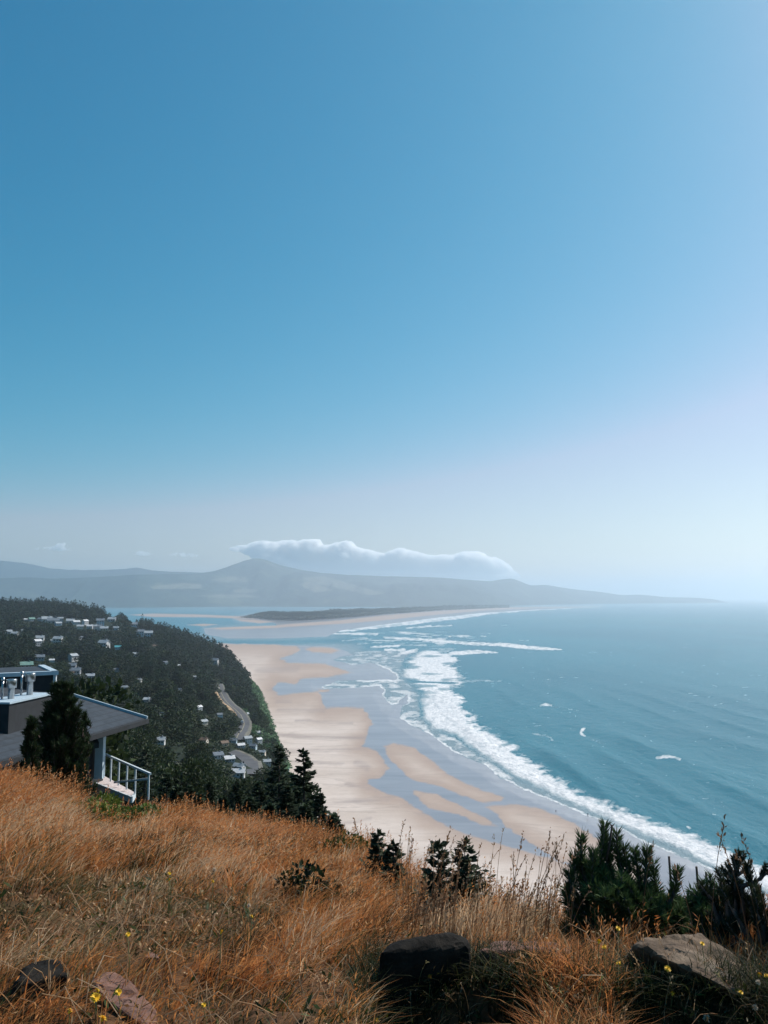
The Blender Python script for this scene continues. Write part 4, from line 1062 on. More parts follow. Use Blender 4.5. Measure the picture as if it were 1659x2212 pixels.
def dome_shoots(g, n, w, d, h, ln=(.25, .5), s0=.3, profile=None):
    sh = []
    for i in range(n):
        u, v = g.uniform(-1, 1), g.uniform(-1, 1)
        if u * u + v * v > 1: u, v = u * .7, v * .7
        top = profile(u) if profile else 1.0
        tz = h * top * (g.uniform(.3, 1.0) if g.random() < .45 else g.uniform(.8, 1.04)) * (1 - .35 * v * v)
        tipp = np.array([u * w, v * d, tz]); l = g.uniform(*ln)
        lean = np.array([u * 1.15 + g.normal(0, .32), v * 1.0 + g.normal(0, .32), 1.0]); lean /= np.linalg.norm(lean)
        a = tipp - lean * l; mid = (a + tipp) / 2 + np.array([u, v, -.5]) * .05 * l
        root = np.array([u * w * .25, v * d * .25, 0.0])
        sh.append(([root * .5 + a * .5 * np.array([1, 1, .8]), a, mid, tipp], s0))
    return sh

PB0, PB1 = (.012, .028, .012), (.10, .16, .055)
def right_pines():
    g = np.random.default_rng(41)
    r = 6.3; X, Y, z = on_land(1360, r); px = lambda d: d / FX * r      # picture length -> metres at this range
    z0 = z - .12
    def prof(u):
        return float(np.interp(u, [-1, -.85, -.6, -.3, 0, .4, .7, 1], [.55, .80, 1.0, .98, .80, .66, .58, .46]))
    sh = dome_shoots(g, 150, px(138), px(95), px(182), (.16, .3), .2, prof)
    # the tall candles that stick out: (x, y tip, y base)
    for (x, yt, yb) in ((1258,1808,1880),(1295,1784,1860),(1342,1800,1870),(1310,1812,1880),(1320,1835,1890),(1356,1832,1890),(1396,1832,1880),(1280,1840,1900),(1240,1850,1920),(1380,1838,1890),(1420,1868,1920),(1455,1880,1930),(1232,1885,1940)):
        yy = Y + g.uniform(-.15, .1); a = at(x, yb, yy) - np.array([X, Y, z0]); b = at(x + g.uniform(-11, 11), yt, yy) - np.array([X, Y, z0])
        sh.append(([a * np.array([.7, .7, .55]), a, (a + b) / 2 + g.normal(0, .006, 3), b], .45))
    e = pine('pine_bush', sh, .078, 1250, 42, 'big dark green pine bush with upright shoots, right of the dry grass', (X, Y, z0), PB0, PB1, width=.0034)
    # thin tall leader without needles
    a = at(1309, 1860, Y) - np.array([X, Y, z0]); b = at(1322, 1782, Y) - np.array([X, Y, z0])
    m = MB(); m.tube([tuple(a), tuple((a + b) / 2 + np.array([.006, 0, 0])), tuple(b)], [.009, .008, .006], 6)
    for s in (-1, 1): m.tube([tuple(b - np.array([0, 0, .012])), tuple(b + np.array([s * .02, 0, .012]))], [.004, .002], 5)
    m.build('bare_leader', M_BARK, e, True)
    # second bush, lower
    r = 6.0; X, Y, z = on_land(1528, r); z0 = z - .12
    sh = dome_shoots(g, 90, .16, .16, .42, (.12, .22), .2)
    for (x, yt, yb) in ((1535,1892,1940),(1518,1905,1945),(1552,1915,1950)):
        a = at(x, yb, Y) - np.array([X, Y, z0]); b = at(x, yt, Y) - np.array([X, Y, z0]); sh.append(([a * .7, a, (a + b) / 2, b], .1))
    pine('pine_bush', sh, .06, 850, 43, 'small round pine bush between the big one and the leggy pines', (X, Y, z0), PB0, PB1, width=.0034)
    # leggy pine shrubs at the right edge
    for k, (x, r, w, h, lab) in enumerate(((1580,5.7,.16,.52,'leggy pine shrub with bare stems, left of the two at the right edge'),(1655,5.5,.2,.55,'leggy pine shrub cut by the right edge of the view'))):
        X, Y, z = on_land(x, r); z0 = z - .1; sh = []
        for i in range(46):
            u, v = g.normal(0, .5), g.normal(0, .5); tz = h * g.uniform(.42, 1.); tp = np.array([u * w, v * w, tz])
            a = tp - np.array([u * .05, v * .05, g.uniform(.08, .14)]); sh.append(([np.array([u * w * .25, v * w * .25, 0]), np.array([u * w * .5, v * w * .5, tz * .45]), a, tp], .72))
        pine('pine_shrub', sh, .05, 1000, 50 + k, lab, (X, Y, z0), (.012, .018, .009), (.040, .050, .022), width=.003)
    # the sapling with tufted twigs
    r = 5.6; X, Y, z = on_land(1590, r); z0 = z - .1
    q = lambda x, y: at(x, y, Y) - np.array([X, Y, z0])
    sh = [([q(1606,2000), q(1604,1930), q(1590,1895), q(1592,1850), q(1597,1842)], .62), ([q(1597,1905), q(1578,1893), q(1560,1876)], .55), ([q(1590,1893), q(1578,1880), q(1572,1868)], .3),
          ([q(1592,1890), q(1606,1882), q(1616,1872)], .35), ([q(1591,1880), q(1600,1860), q(1608,1846)], .3), ([q(1591,1885), q(1586,1862), q(1584,1850)], .3), ([q(1602,1915), q(1640,1900), q(1655,1868)], .6), ([q(1640,1900), q(1650,1890), q(1670,1878)], .4)]
    pine('pine_sapling', sh, .036, 2300, 60, 'thin crooked pine sapling with tufted twigs against the surf', (X, Y, z0), (.014, .022, .010), (.05, .06, .03), width=.0022, cat='sapling')
    # dead stems behind the big bush
    for k, (x, yt, lab) in enumerate(((1440,1850,'tallest of three dead stems behind the big pine bush'),(1498,1872,'middle of three dead stems behind the big pine bush'),(1518,1884,'shortest of three dead stems, nearest the small pine bush'))):
        r = 6.7; X, Y, z = on_land(x, r); top = at(x, yt, Y)[2] - z
        m = MB(); m.tube([(0, 0, -.05), (.012, 0, top * .5), (0.0, 0, top)], [.011, .010, .008], 6); m.tube([(.011, 0, top * .6), (.03, .01, top * .66)], [.005, .003], 5)
        o_ = m.build('dead_stem', M_BARK, None, True, label=lab, category='stem', group='dead stems behind the pine bush'); o_.location = (X, Y, z)
right_pines()

def left_pines():
    g = np.random.default_rng(47)
    for k, (x, yt, r, hw, n, lab) in enumerate(((126,1474,17.,98,400,'tall bushy young pine in front of the near roof'),(62,1552,16.,36,90,'smaller scruffy pine left of the tall bushy one'),(176,1540,17.3,20,40,'narrow pine shoot cluster on the right flank of the bushy pine'))):
        X, Y, z = on_land(x, r); z0 = z - .2; h = float(at(x, yt, Y)[2]) - z0; w = hw / FX * r
        sh = []
        for i in range(n):
            f = g.uniform(.12, 1.0) ** .8; rad = w * (1.06 - f) ** .68 * g.uniform(.15, 1.0); a = g.uniform(0, 6.28); rad *= .72 + .5 * float(vn(np.array(a * 1.3 + 7), np.array(f * 5.), 90 + k))
            tp = np.array([rad * math.cos(a), rad * math.sin(a), h * f]); l = g.uniform(.25, .45)
            st = tp - np.array([math.cos(a) * l * .45, math.sin(a) * l * .45, l * .8])
            sh.append(([np.array([0, 0, max(0, st[2] - .1)]), st, tp], .35))
        sh.append(([(0, 0, 0), (0, 0, h * .6), (0, 0, h)], .7))
        pine('young_pine', sh, .10, 560, 70 + k, lab, (X, Y, z0), (.009, .018, .008), (.030, .052, .018), width=.006, cat='tree', bark=M_BARK)
left_pines()

# ------------------------------------------------------------------ shrubs in the grass
def shrub(name, lobes, n, leaf, seed, c0, c1, loc, label, cat='shrub', group=None, stems=8):
    e = empty(name, loc, label=label, category=cat)
    if group: e['group'] = group
    V, Q, C = clump_crown(lobes, n, leaf, seed, c0, c1); obj('leaves', mesh('leaves', V, Q, M_LEAF, {'col': C}), e)
    m = MB(); g = np.random.default_rng(seed)
    for k in range(stems):
        l = lobes[k % len(lobes)]; q = g.normal(0, .3, 3) * np.array(l[3:])
        m.tube([(l[0] * .3, l[1] * .3, -.05), (l[0] * .7, l[1] * .7, l[2] * .6), (l[0] + q[0], l[1] + q[1], l[2] + q[2])], [.010, .007, .003], 5)
    m.build('stems', M_BARK, e, True); return e
def grass_shrubs():
    g = np.random.default_rng(53)
    for k, (x, r, w, h, c0, c1, lab) in enumerate((
        (186,12.8,.46,.36,(.04,.07,.012),(.15,.18,.035),'yellow-green leafy shrub under the deck of the near house'),
        (262,12.9,.50,.34,(.03,.06,.012),(.11,.15,.03),'darker green leafy shrub right of the yellow-green one'),
        (650,-1950,.20,.24,(.008,.014,.007),(.028,.04,.014),'dark low shrub in the middle of the rusty slope'),
        (612,-1925,.12,.12,(.010,.016,.007),(.03,.042,.015),'small dark shrub on the slope left of the dark low one'),
        (486,-1915,.12,.10,(.010,.016,.007),(.03,.04,.014),'small dark clump among yellow flowers on the slope'),
        (765,11.6,.35,.25,(.03,.05,.012),(.10,.12,.03),'green clump at the right end of the rusty crest'),
        (702,-1945,.13,.12,(.010,.016,.007),(.035,.045,.016),'low dark clump right of the dark shrub'))):
        if r < 0: q_ = march(x, -r, 0.0, 2.0, 25., 4000); X, Y, z = q_[0], q_[1], hground(q_[0], q_[1])
        else: X, Y, z = on_land(x, r)
        lob = [(g.uniform(-w, w) * .7, g.uniform(-w, w) * .7, h * g.uniform(.3, .75), w * .5, w * .5, h * .42) for _ in range(7)]
        shrub('shrub', lob, (420 if r < 0 else 1500), .045 if r < 0 else .06, 400 + k, c0, c1, (X, Y, z), lab)
grass_shrubs()

# ------------------------------------------------------------------ rocks
def rockmat(name, c0, c1, c2):
    t = NT(name); p = t.objco(); n = t.noise(p, 5., 7, .65, .3); n2 = t.noise(p, 22., 5, .6); n3 = t.noise(p, 2.2, 4)
    c = t.mix(t.rng(n, .35, .65), c0, c1); c = t.mix(t.math('MULTIPLY', t.rng(n3, .5, .7), .6), c, c2)
    return t.done(t.bsdf(Specular_IOR_Level=.12, Base_Color=c, Roughness=.92, Normal=t.bump(t.math('ADD', t.math('MULTIPLY', n, 1.), t.math('MULTIPLY', n2, .35)), .7, .03)))
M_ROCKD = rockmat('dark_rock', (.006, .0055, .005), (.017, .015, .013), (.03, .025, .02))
M_ROCKB = rockmat('brown_rock', (.085, .06, .042), (.19, .14, .10), (.15, .135, .11))
M_ROCKP = rockmat('reddish_rock', (.12, .065, .05), (.20, .115, .09), (.10, .06, .05))
def rock(name, top, base_z_drop, mat, label, seed, depth=.4, cat='rock', bulge=.02, under=.12, sink=0.):
    """top: picture outline points (x,y,range) of the upper rim as seen; front falls to the ground"""
    pts = [at(x, y, r) for x, y, r in top]
    c = np.mean(pts, 0); gz = hground(c[0], c[1])
    V = [tuple(p - c) for p in pts] + [tuple(p - c - np.array([0, -base_z_drop * under, base_z_drop])) for p in pts]
    import bmesh
    bm = bmesh.new(); vs = [bm.verts.new(v) for v in V]; bmesh.ops.convex_hull(bm, input=vs)
    bmesh.ops.delete(bm, geom=[v for v in bm.verts if not v.link_faces], context='VERTS')
    bmesh.ops.triangulate(bm, faces=bm.faces); 
    for _ in range(4):
        es = [e for e in bm.edges if e.calc_length() > .035]
        if es: bmesh.ops.subdivide_edges(bm, edges=es, cuts=1)
        bmesh.ops.triangulate(bm, faces=bm.faces)
    for _ in range(4): bmesh.ops.smooth_vert(bm, verts=bm.verts, factor=.5, use_axis_x=True, use_axis_y=True, use_axis_z=True)
    bm.normal_update(); g = np.random.default_rng(seed); off = g.uniform(0, 50, 3)
    from mathutils import noise as mn
    for v in bm.verts:
        q = v.co + Vector(off)
        v.co += v.normal * (bulge * (mn.fractal(q * 5, 1, 2, 4)) + bulge * .7 * mn.cell(q * 7.) - bulge * .3)
    me = bpy.data.meshes.new(name); bm.to_mesh(me); bm.free(); me.materials.append(mat)
    o = obj(name, me, None, label=label, category=cat); o.location = tuple(c - np.array([0, 0, sink])); return o
rock('boulder', [(812,2060,4.25),(836,2034,4.35),(880,2026,4.4),(935,2019,4.42),(985,2014,4.45),(1012,2022,4.45),(1022,2046,4.4),(1000,2046,4.9),(870,2052,4.9)], .55, M_ROCKD, 'dark flat-topped boulder whose black face looks at the viewer', 1, bulge=.012)
rock('ledge_rock', [(1030,2024,4.5),(1110,2012,4.6),(1200,2014,4.6),(1240,2034,4.6),(1230,2012,5.1),(1060,2008,5.1)], .25, M_ROCKP, 'low reddish ledge of rock right of the black-faced boulder', 2, sink=.07)
rock('slanting_rock', [(1362,2036,4.35),(1424,2020,4.5),(1440,2052,4.3),(1467,2014,4.7),(1513,2016,4.85),(1546,2042,4.75),(1589,2070,4.6),(1680,2120,4.4),(1604,2150,4.0),(1500,2085,4.15),(1420,2064,4.2)], .16, M_ROCKB, 'pale brown slanting rock with sunlit top at the right', 3, bulge=.022, under=1.3)
rock('black_rock', [(28,2130,3.75),(50,2095,3.85),(90,2078,3.9),(130,2080,3.9),(150,2100,3.85),(120,2074,4.15),(60,2084,4.15)], .25, M_ROCKD, 'black jagged rock at the lower left', 4)
rock('flat_rock', [(196,2090,3.9),(225,2072,4.05),(262,2080,4.05),(300,2104,3.9),(350,2162,3.62),(330,2200,3.45),(270,2165,3.6),(220,2125,3.75)], .12, M_ROCKP, 'flat reddish rock crossed by dry stems at the lower left', 5, bulge=.012, sink=.05)
rock('stone', [(305,2062,4.3),(316,2056,4.35),(338,2058,4.35),(352,2064,4.3),(330,2052,4.5)], .1, M_ROCKP, 'small orange-brown stone with a black shadow', 6, bulge=.008)

# ------------------------------------------------------------------ grass
def blades(bx, by, bz, h, lean, ldir, w, col, droop=.35):
    """curved blades, three segments"""
    n = len(bx); face = ldir + rng.uniform(-1.2, 1.2, n) + math.pi / 2
    sx, sy = np.cos(face) * w, np.sin(face) * w; dx, dy = np.cos(ldir), np.sin(ldir)
    V = np.zeros((n, 7, 3)); fr = [(0, 0., 1.), (.38, .16, .9), (.74, .52, .6)]
    for k, (t_, b_, ww) in enumerate(fr):
        ox = dx * lean * h * b_; oy = dy * lean * h * b_; zz = h * (t_ - droop * lean * b_ * .5)
        V[:, 2 * k, 0] = bx + ox - sx * ww; V[:, 2 * k, 1] = by + oy - sy * ww; V[:, 2 * k, 2] = bz + zz
        V[:, 2 * k + 1, 0] = bx + ox + sx * ww; V[:, 2 * k + 1, 1] = by + oy + sy * ww; V[:, 2 * k + 1, 2] = bz + zz
    V[:, 6, 0] = bx + dx * lean * h; V[:, 6, 1] = by + dy * lean * h; V[:, 6, 2] = bz + h * (1 - droop * lean * .5)
    i = np.arange(n)[:, None] * 7
    Q = np.concatenate([i + [[0, 1, 3, 2]], i + [[2, 3, 5, 4]]]); T = i + [[4, 5, 6]]
    return V.reshape(-1, 3), T, Q, np.repeat(col, 7, 0)

def mixc(cols, k):
    cols = np.asarray(cols, float); k = np.clip(k, 0, .9999) * (len(cols) - 1); i = k.astype(int); f = (k - i)[:, None]
    return cols[i] * (1 - f) + cols[i + 1] * f
RUST = [(.09,.033,.012),(.33,.108,.032),(.58,.225,.068),(.66,.315,.11),(.52,.165,.046),(.75,.46,.21)]
STRAW = [(.56,.36,.19),(.74,.54,.34),(.62,.37,.18),(.80,.64,.45)]
OLIVE = [(.025,.03,.010),(.08,.085,.022),(.20,.15,.06),(.36,.26,.14),(.12,.08,.035)]
GREEN = [(.012,.022,.008),(.035,.055,.015),(.07,.085,.02),(.05,.06,.02)]

def crest_r(x, y):
    a = np.arctan2(x, y); azs = [float(az_of(c[0])) for c in COLS]; return np.interp(a, azs, [c[2] for c in COLS])

def grass():
    g = np.random.default_rng(77)
    parts = []
    def field(n, r0, r1):
        # even density in the picture: mix of area-uniform and range-uniform
        r = g.uniform(r0 ** 1.45, r1 ** 1.45, n) ** (1 / 1.45); a = g.uniform(R(-29), R(29), n); return r * np.sin(a), r * np.cos(a)
    x, y = field(270000, 2.9, 17.5)
    cr = crest_r(x, y); r = np.hypot(x, y); ok = r < cr * 1.22; x, y, r, cr = x[ok], y[ok], r[ok], cr[ok]
    z = land(x, y); px, py = proj(np.stack([x, y, z], 1))
    clump = fbm(x * 3.3, y * 3.3, 81); pat = fbm(x * .8, y * .8, 83); dk = fbm(x * 2.3 + 31, y * 1.3, 89, 4); pat2 = fbm(x * 1.7 + 9, y * 1.7, 85)
    right = sst(px, 740, 900) * sst(py, 2090, 2130)                     # low ground in front of the ledge
    short = sst(1 - np.hypot((px - 230) / 420., (py - 1990) / 110.), 0, .35)    # short turf left
    straw = np.maximum(sst(1 - np.hypot((px - 1050) / 260., (py - 2000) / 75.), 0, .5), .8 * sst(1 - np.hypot((px - 150) / 260., (py - 1800) / 70.), 0, .5))
    straw = np.maximum(straw, .55 * sst(1 - np.hypot((px - 460) / 200., (py - 1850) / 60.), 0, .5))
    k = np.clip(.5 * clump + .5 * g.random(len(x)), 0, 1)
    col = mixc(RUST, k); u = g.random(len(x))
    s = u < straw * .85 + .12 * (pat > .55); col[s] = mixc(STRAW, g.random(s.sum()))
    u = g.random(len(x)); s = u < short * .55 + .35 * sst(pat2, .55, .68) * (py > 1830); col[s] = mixc(OLIVE, g.random(s.sum()))
    u = g.random(len(x)); s = u < right * .8 + .22 * sst(pat, .5, .62) * (py > 1830); col[s] = mixc(GREEN, g.random(s.sum()))
    u = g.random(len(x)); s = u < .5 * sst(dk, .54, .66); col[s] = mixc([(.02,.018,.008),(.07,.04,.016),(.04,.045,.014),(.14,.06,.022)], g.random(s.sum()))
    u = g.random(len(x)); s = u < .5 * sst(1 - dk, .56, .68); col[s] = mixc(STRAW, g.random(s.sum()))
    edge = sst(r / cr, .72, 1.0)
    tuft = sst(vn(x * 5.5 + 3 * fbm(x * 2, y * 2, 14), y * 5.5, 87), .25, .8)
    h = (.07 + .16 * clump + .13 * tuft) * (1 + .35 * edge) * g.uniform(.55, 1.3, len(x))
    h *= .84; h *= 1 - .5 * short; h *= 1 - .15 * right; h *= .72 + .28 * sst(r, 4, 8)
    # thin over the rocks
    bare = np.zeros(len(x))
    for (cx_, cy_, rx_, ry_) in ((270,2120,75,55),(1480,2060,110,45),(920,2050,105,42),(85,2105,60,30),(1130,2030,10,4)):
        bare = np.maximum(bare, 1 - sst(np.hypot((px - cx_) / rx_, (py - cy_) / ry_), .8, 1.15))
    ok = g.random(len(x)) > bare * np.where(px < 500, .45, np.where(px < 1040, .93, .75))
    ok &= g.random(len(x)) > .55 * sst(.45 - clump, 0, .12)
    ok &= g.random(len(x)) > .55 * (1 - tuft) * (1 - .95 * short)
    x, y, z, h, col, px, py, r, right = x[ok], y[ok], z[ok], h[ok], col[ok], px[ok], py[ok], r[ok], right[ok]
    wind = R(15) + (fbm(x * .7, y * .7, 88) - .5) * 2.4; ld = wind + g.normal(0, .75, len(x))
    lean = np.clip(g.normal(.95, .42, len(x)), .05, 1.9)
    w = np.clip(.0011 + .00034 * r, .002, .006) * g.uniform(.7, 1.4, len(x))
    V, T, Q, C = blades(x, y, z - .02, h, lean, ld, w, col)
    obj('dry_grass', mesh('dry_grass', V, [T, Q], M_GRASS, {'col': C}), kind='stuff', label='rusty dry grass covering the slope in the foreground', category='grass')
    n = 26000; rb = g.uniform(3.5, 4.9, n); a = g.uniform(float(az_of(770)), R(28), n); bx, by = rb * np.sin(a), rb * np.cos(a); bz = land(bx, by); bpx, bpy = proj(np.stack([bx, by, bz], 1))
    ok = (bpy > 2085) & (bpx > 775 + 60 * (fbm(bx * 3, by * 3, 19) - .5)) & (g.random(n) < .35 + .65 * (vn(bx * 6, by * 6, 18) > .35)); bx, by, bz = bx[ok], by[ok], bz[ok]; n = len(bx)
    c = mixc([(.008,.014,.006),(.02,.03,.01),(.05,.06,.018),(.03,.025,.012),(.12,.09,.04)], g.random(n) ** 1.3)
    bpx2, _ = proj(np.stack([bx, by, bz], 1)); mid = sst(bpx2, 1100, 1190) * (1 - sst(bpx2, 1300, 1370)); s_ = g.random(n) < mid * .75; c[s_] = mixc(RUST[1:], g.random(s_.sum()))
    V2, T2, Q2, C2 = blades(bx, by, bz - .02, g.uniform(.06, .24, n), np.clip(g.normal(.8, .4, n), .1, 1.6), g.uniform(0, 6.28, n), g.uniform(.0015, .004, n), c)
    obj('shaded_grass', mesh('shaded_grass', V2, [T2, Q2], M_GRASS, {'col': C2}), kind='stuff', label='dark green grass hanging over the shaded bank below the rocks', category='grass')
    # feathery seed tops over the rusty grass
    s = np.where((h > .2) & (right < .3) & (g.random(len(h)) < .16))[0]
    L = lean[s]; tipx = x[s] + np.cos(ld[s]) * L * h[s] * .8; tipy = y[s] + np.sin(ld[s]) * L * h[s] * .8; tipz = z[s] + h[s] * 1.0
    VV = []; QQ = []; CC = []; n0 = 0
    for j in range(5):
        d = unit(np.stack([np.cos(ld[s]) * .6 + g.normal(0, .4, len(s)), np.sin(ld[s]) * .6 + g.normal(0, .4, len(s)), .7 + g.normal(0, .35, len(s))], 1))
        v, q = diamonds(np.stack([tipx, tipy, tipz - .02 * j], 1), d, g.uniform(.02, .05, len(s)), .0022 + .0003 * r[s])
        c = np.clip(mixc(RUST[1:3] + [STRAW[0]], g.random(len(s))) * 1.1, 0, .8); VV.append(v); QQ.append(q + n0); CC.append(np.repeat(c, 4, 0)); n0 += len(v)
    obj('seed_heads', mesh('seed_heads', np.concatenate(VV), np.concatenate(QQ), M_GRASS, {'col': np.concatenate(CC)}), kind='stuff', label='feathery seed heads on top of the rusty grass', category='grass')
    # dead leaves and clippings matted into the turf
    n = 60000; x, y = field(n, 2.9, 11.); z = land(x, y); px, py = proj(np.stack([x, y, z], 1))
    dens = .16 + .84 * sst(1 - np.hypot((px - 240) / 460., (py - 1995) / 130.), 0, .3); dens *= .35 + .65 * (vn(x * 9, y * 9, 93) > .4); ok = (g.random(n) < dens) & (px < 1000); x, y, z = x[ok], y[ok], z[ok]; n = len(x)
    a = g.uniform(0, 6.28, n); d = unit(np.stack([np.cos(a), np.sin(a), g.uniform(-.1, 1.1, n)], 1)); L = g.uniform(.012, .034, n) * (.65 + .07 * np.hypot(x, y))
    V, Q = diamonds(np.stack([x, y, z + g.uniform(0, .05, n)], 1), d, L, L * g.uniform(.14, .32, n), unit(g.normal(size=(n, 3)) + [0, 0, .6]))
    C = np.repeat(mixc([(.03,.035,.012),(.08,.075,.022),(.16,.08,.03),(.30,.17,.075),(.50,.35,.20),(.24,.10,.035),(.05,.06,.018),(.46,.29,.14)], g.random(n)), 4, 0)
    obj('leaf_litter', mesh('leaf_litter', V, Q, M_LEAF, {'col': C}), kind='stuff', label='mottled dead leaves and clippings matted into the short turf', category='leaf litter')
    # broad green weeds in front of the ledge and in the turf
    n = 16000; x, y = field(n, 3.0, 9.); z = land(x, y); px, py = proj(np.stack([x, y, z], 1)); pat = fbm(x * 2.1, y * 2.1, 91)
    dens = np.maximum(.75 * sst(px, 720, 860) * sst(py, 2085, 2130), .5 * sst(pat, .5, .62) * sst(py, 1850, 1950)); dens = np.maximum(dens, .8 * (1 - sst(np.hypot((px - 200) / 120., (py - 2200) / 40.), .6, 1.)))
    ok = g.random(n) < dens; x, y, z = x[ok], y[ok], z[ok]; n = len(x)
    a = g.uniform(0, 6.28, n); d = unit(np.stack([np.cos(a), np.sin(a), g.uniform(.25, 1.6, n)], 1)); L = g.uniform(.03, .085, n)
    V, Q = diamonds(np.stack([x, y, z + g.uniform(0, .05, n)], 1), d, L, L * .11, unit(g.normal(size=(n, 3)) + [0, 0, 1.2])); C = np.repeat(mixc(GREEN + [(.10,.13,.03)], g.random(n)), 4, 0)
    obj('green_weeds', mesh('green_weeds', V, Q, M_LEAF, {'col': C}), kind='stuff', label='green weeds growing low among the dry grass', category='weeds')
grass()

def stalk(m, base, h, lean, ld, g, col, nseed=18, size=1.0):
    """one tall grass stem with a nodding seed head"""
    n = 6; pts = []
    for i in range(n):
        f = i / (n - 1); b = lean * h * f ** 2.2
        pts.append((base[0] + math.cos(ld) * b, base[1] + math.sin(ld) * b, base[2] + h * (f - .12 * lean * f ** 3)))
    m.tube(pts, list(np.linspace(.0022, .0013, n) * size), 4, c=col, cap=False)
    p0 = np.array(pts[-2]); p1 = np.array(pts[-1])
    s = g.uniform(.15, 1.25, nseed); P = p0 + (p1 - p0) * s[:, None] + g.normal(0, .004, (nseed, 3)); t_ = unit((p1 - p0)[None])[0]
    D = unit(t_[None] + g.normal(0, .45, (nseed, 3))); L = g.uniform(.012, .026, nseed) * size
    V, Q = diamonds(P, D, L, L * .2); m.add(V, Q=Q, c=np.array(col) * g.uniform(.7, 1.2))

def stalks():
    g = np.random.default_rng(99)
    # the thicket of tall stems against the sand
    m = MB()
    for i in range(210):
        x = g.choice([g.normal(1120, 60), g.normal(930, 45), g.uniform(860, 1230)]); r = g.uniform(5.6, 7.6)
        X, Y, z = on_land(x, r); top = g.uniform(1790, 1960) if g.random() < .5 else g.uniform(1880, 1980)
        h = float(at(x, top, Y)[2]) - z
        if h < .12: continue
        c = mixc([(.30,.17,.09),(.42,.28,.17),(.20,.10,.05)], g.random(1))[0]
        stalk(m, (X, Y, z - .02), h, g.uniform(.05, .35), g.normal(.2, .8), g, c, 14, .8 + .05 * r)
    m.build('tall_grass', M_GRASS, None, False, True, kind='stuff', label='thicket of tall thin dry stems against the sand', category='grass')
    # tangled fallen stems in front and around the rocks
    m = MB()
    for i in range(420):
        x = g.uniform(-20, 1680); r = g.uniform(3.3, 6.2); X, Y, z = on_land(x, r)
        if 760 < x < 1250 and r > 4.3: continue
        c = mixc([(.50,.34,.19),(.40,.22,.11),(.56,.42,.28),(.28,.14,.06)], g.random(1))[0]; a = g.uniform(0, 6.28); L = g.uniform(.1, .34); hh = g.uniform(.04, .2)
        q = [(X + math.cos(a) * L * f + g.normal(0, .012), Y + math.sin(a) * L * f + g.normal(0, .012), z + .03 + hh * math.sin(math.pi * min(1, f * .8 + .05)) ) for f in (0, .3, .6, 1.)]
        m.tube(q, [.0022, .0020, .0017, .0010], 4, c=c, cap=False)
    m.build('fallen_stems', M_GRASS, None, False, True, kind='stuff', label='bent pale dry stems lying over the foreground grass', category='grass')
    m = MB()
    for i in range(170):
        a = g.uniform(float(az_of(790)), R(25)); r = g.uniform(3.7, 4.6); X, Y = r * math.sin(a), r * math.cos(a); z = hground(X, Y)
        c = mixc([(.50,.34,.19),(.36,.20,.10),(.60,.46,.30),(.20,.20,.07)], g.random(1))[0]; h = g.uniform(.10, .32)
        stalk(m, (X, Y, z - .02), h, g.uniform(.1, .6), g.uniform(0, 6.28), g, c, int(g.integers(3, 9)), .8)
    m.build('pale_stems', M_GRASS, None, False, True, kind='stuff', label='scattered pale stems standing in the shaded bank grass', category='grass')
    # single stalks that stand out
    lab = 'lone seed-headed grass stalk '
    for k, (x, yt, r, hh, ld, txt) in enumerate(((1520,1772,4.9,.0,.4,'in front of the sea above the dead stems'),(1606,1810,4.9,0,2.7,'in front of the sea left of the right edge'),(1634,1838,4.8,0,2.9,'beside the crooked sapling'),(1655,1815,4.8,0,2.6,'at the right edge against the sea'),
            (1492,1880,5.0,0,2.6,'before the surf right of the dead stems'),(1374,1826,5.4,0,.5,'rising beside the bare leader of the big bush'),(1232,1830,5.6,0,2.5,'at the left flank of the big pine bush'),
            (940,1788,6.6,0,.4,'rising over the tidal channel from the saplings'),(1100,1802,6.4,0,.5,'tallest at the left of the stem thicket'),(1150,1812,6.3,0,.3,'leaning right above the stem thicket'),(788,1770,8.6,0,2.7,'above the spruce saplings before pale sand'),(850,1776,8.,0,.6,'bent over the sand between saplings and bluff'))):
        X, Y, z = on_land(x, r); h = float(at(x, yt, Y)[2]) - z; m = MB(); c = (.16, .095, .055) if x > 1200 else (.26, .15, .08)
        stalk(m, (0, 0, -.02), h, .16, ld, g, c, 20, 1.25); o_ = m.build('grass_stalk', M_GRASS, None, False, True, label=lab + txt, category='grass stalk', group='single grass stalks'); o_.location = (X, Y, z)
stalks()

# ------------------------------------------------------------------ flowers
M_PETAL = simple('yellow_petals', (.80, .48, .02), .6, .12, 30.)
M_PETALO = simple('orange_petals', (.75, .25, .02), .6, .12, 30.)
M_STEM = simple('flower_stem', (.09, .11, .03), .8, .2)
t = NT('seed_fluff'); M_FLUFF = t.done(t.bsdf(Base_Color=(.72, .58, .44), Roughness=.9))
def flower_head(seed, mat, rad):
    g = np.random.default_rng(seed); m = MB(); n = 26
    for ring, (k, tilt) in enumerate(((14, .15), (12, .45), (8, .8))):
        for i in range(k):
            a = 2 * math.pi * i / k + ring * .3; l = rad * (1 - .22 * ring) * g.uniform(.85, 1.1); d = np.array([math.cos(a) * math.cos(tilt), math.sin(a) * math.cos(tilt), math.sin(tilt)])
            s = np.array([-math.sin(a), math.cos(a), 0]) * rad * .17; z = np.array([0, 0, .002 * ring])
            m.add([z, z + d * l * .6 + s, z + d * l, z + d * l * .6 - s], Q=[(0, 1, 2, 3)])
    m.lathe([(.0, -.012), (rad * .3, -.006), (rad * .42, .001), (rad * .2, .005), (0, .006)], 10)
    return m
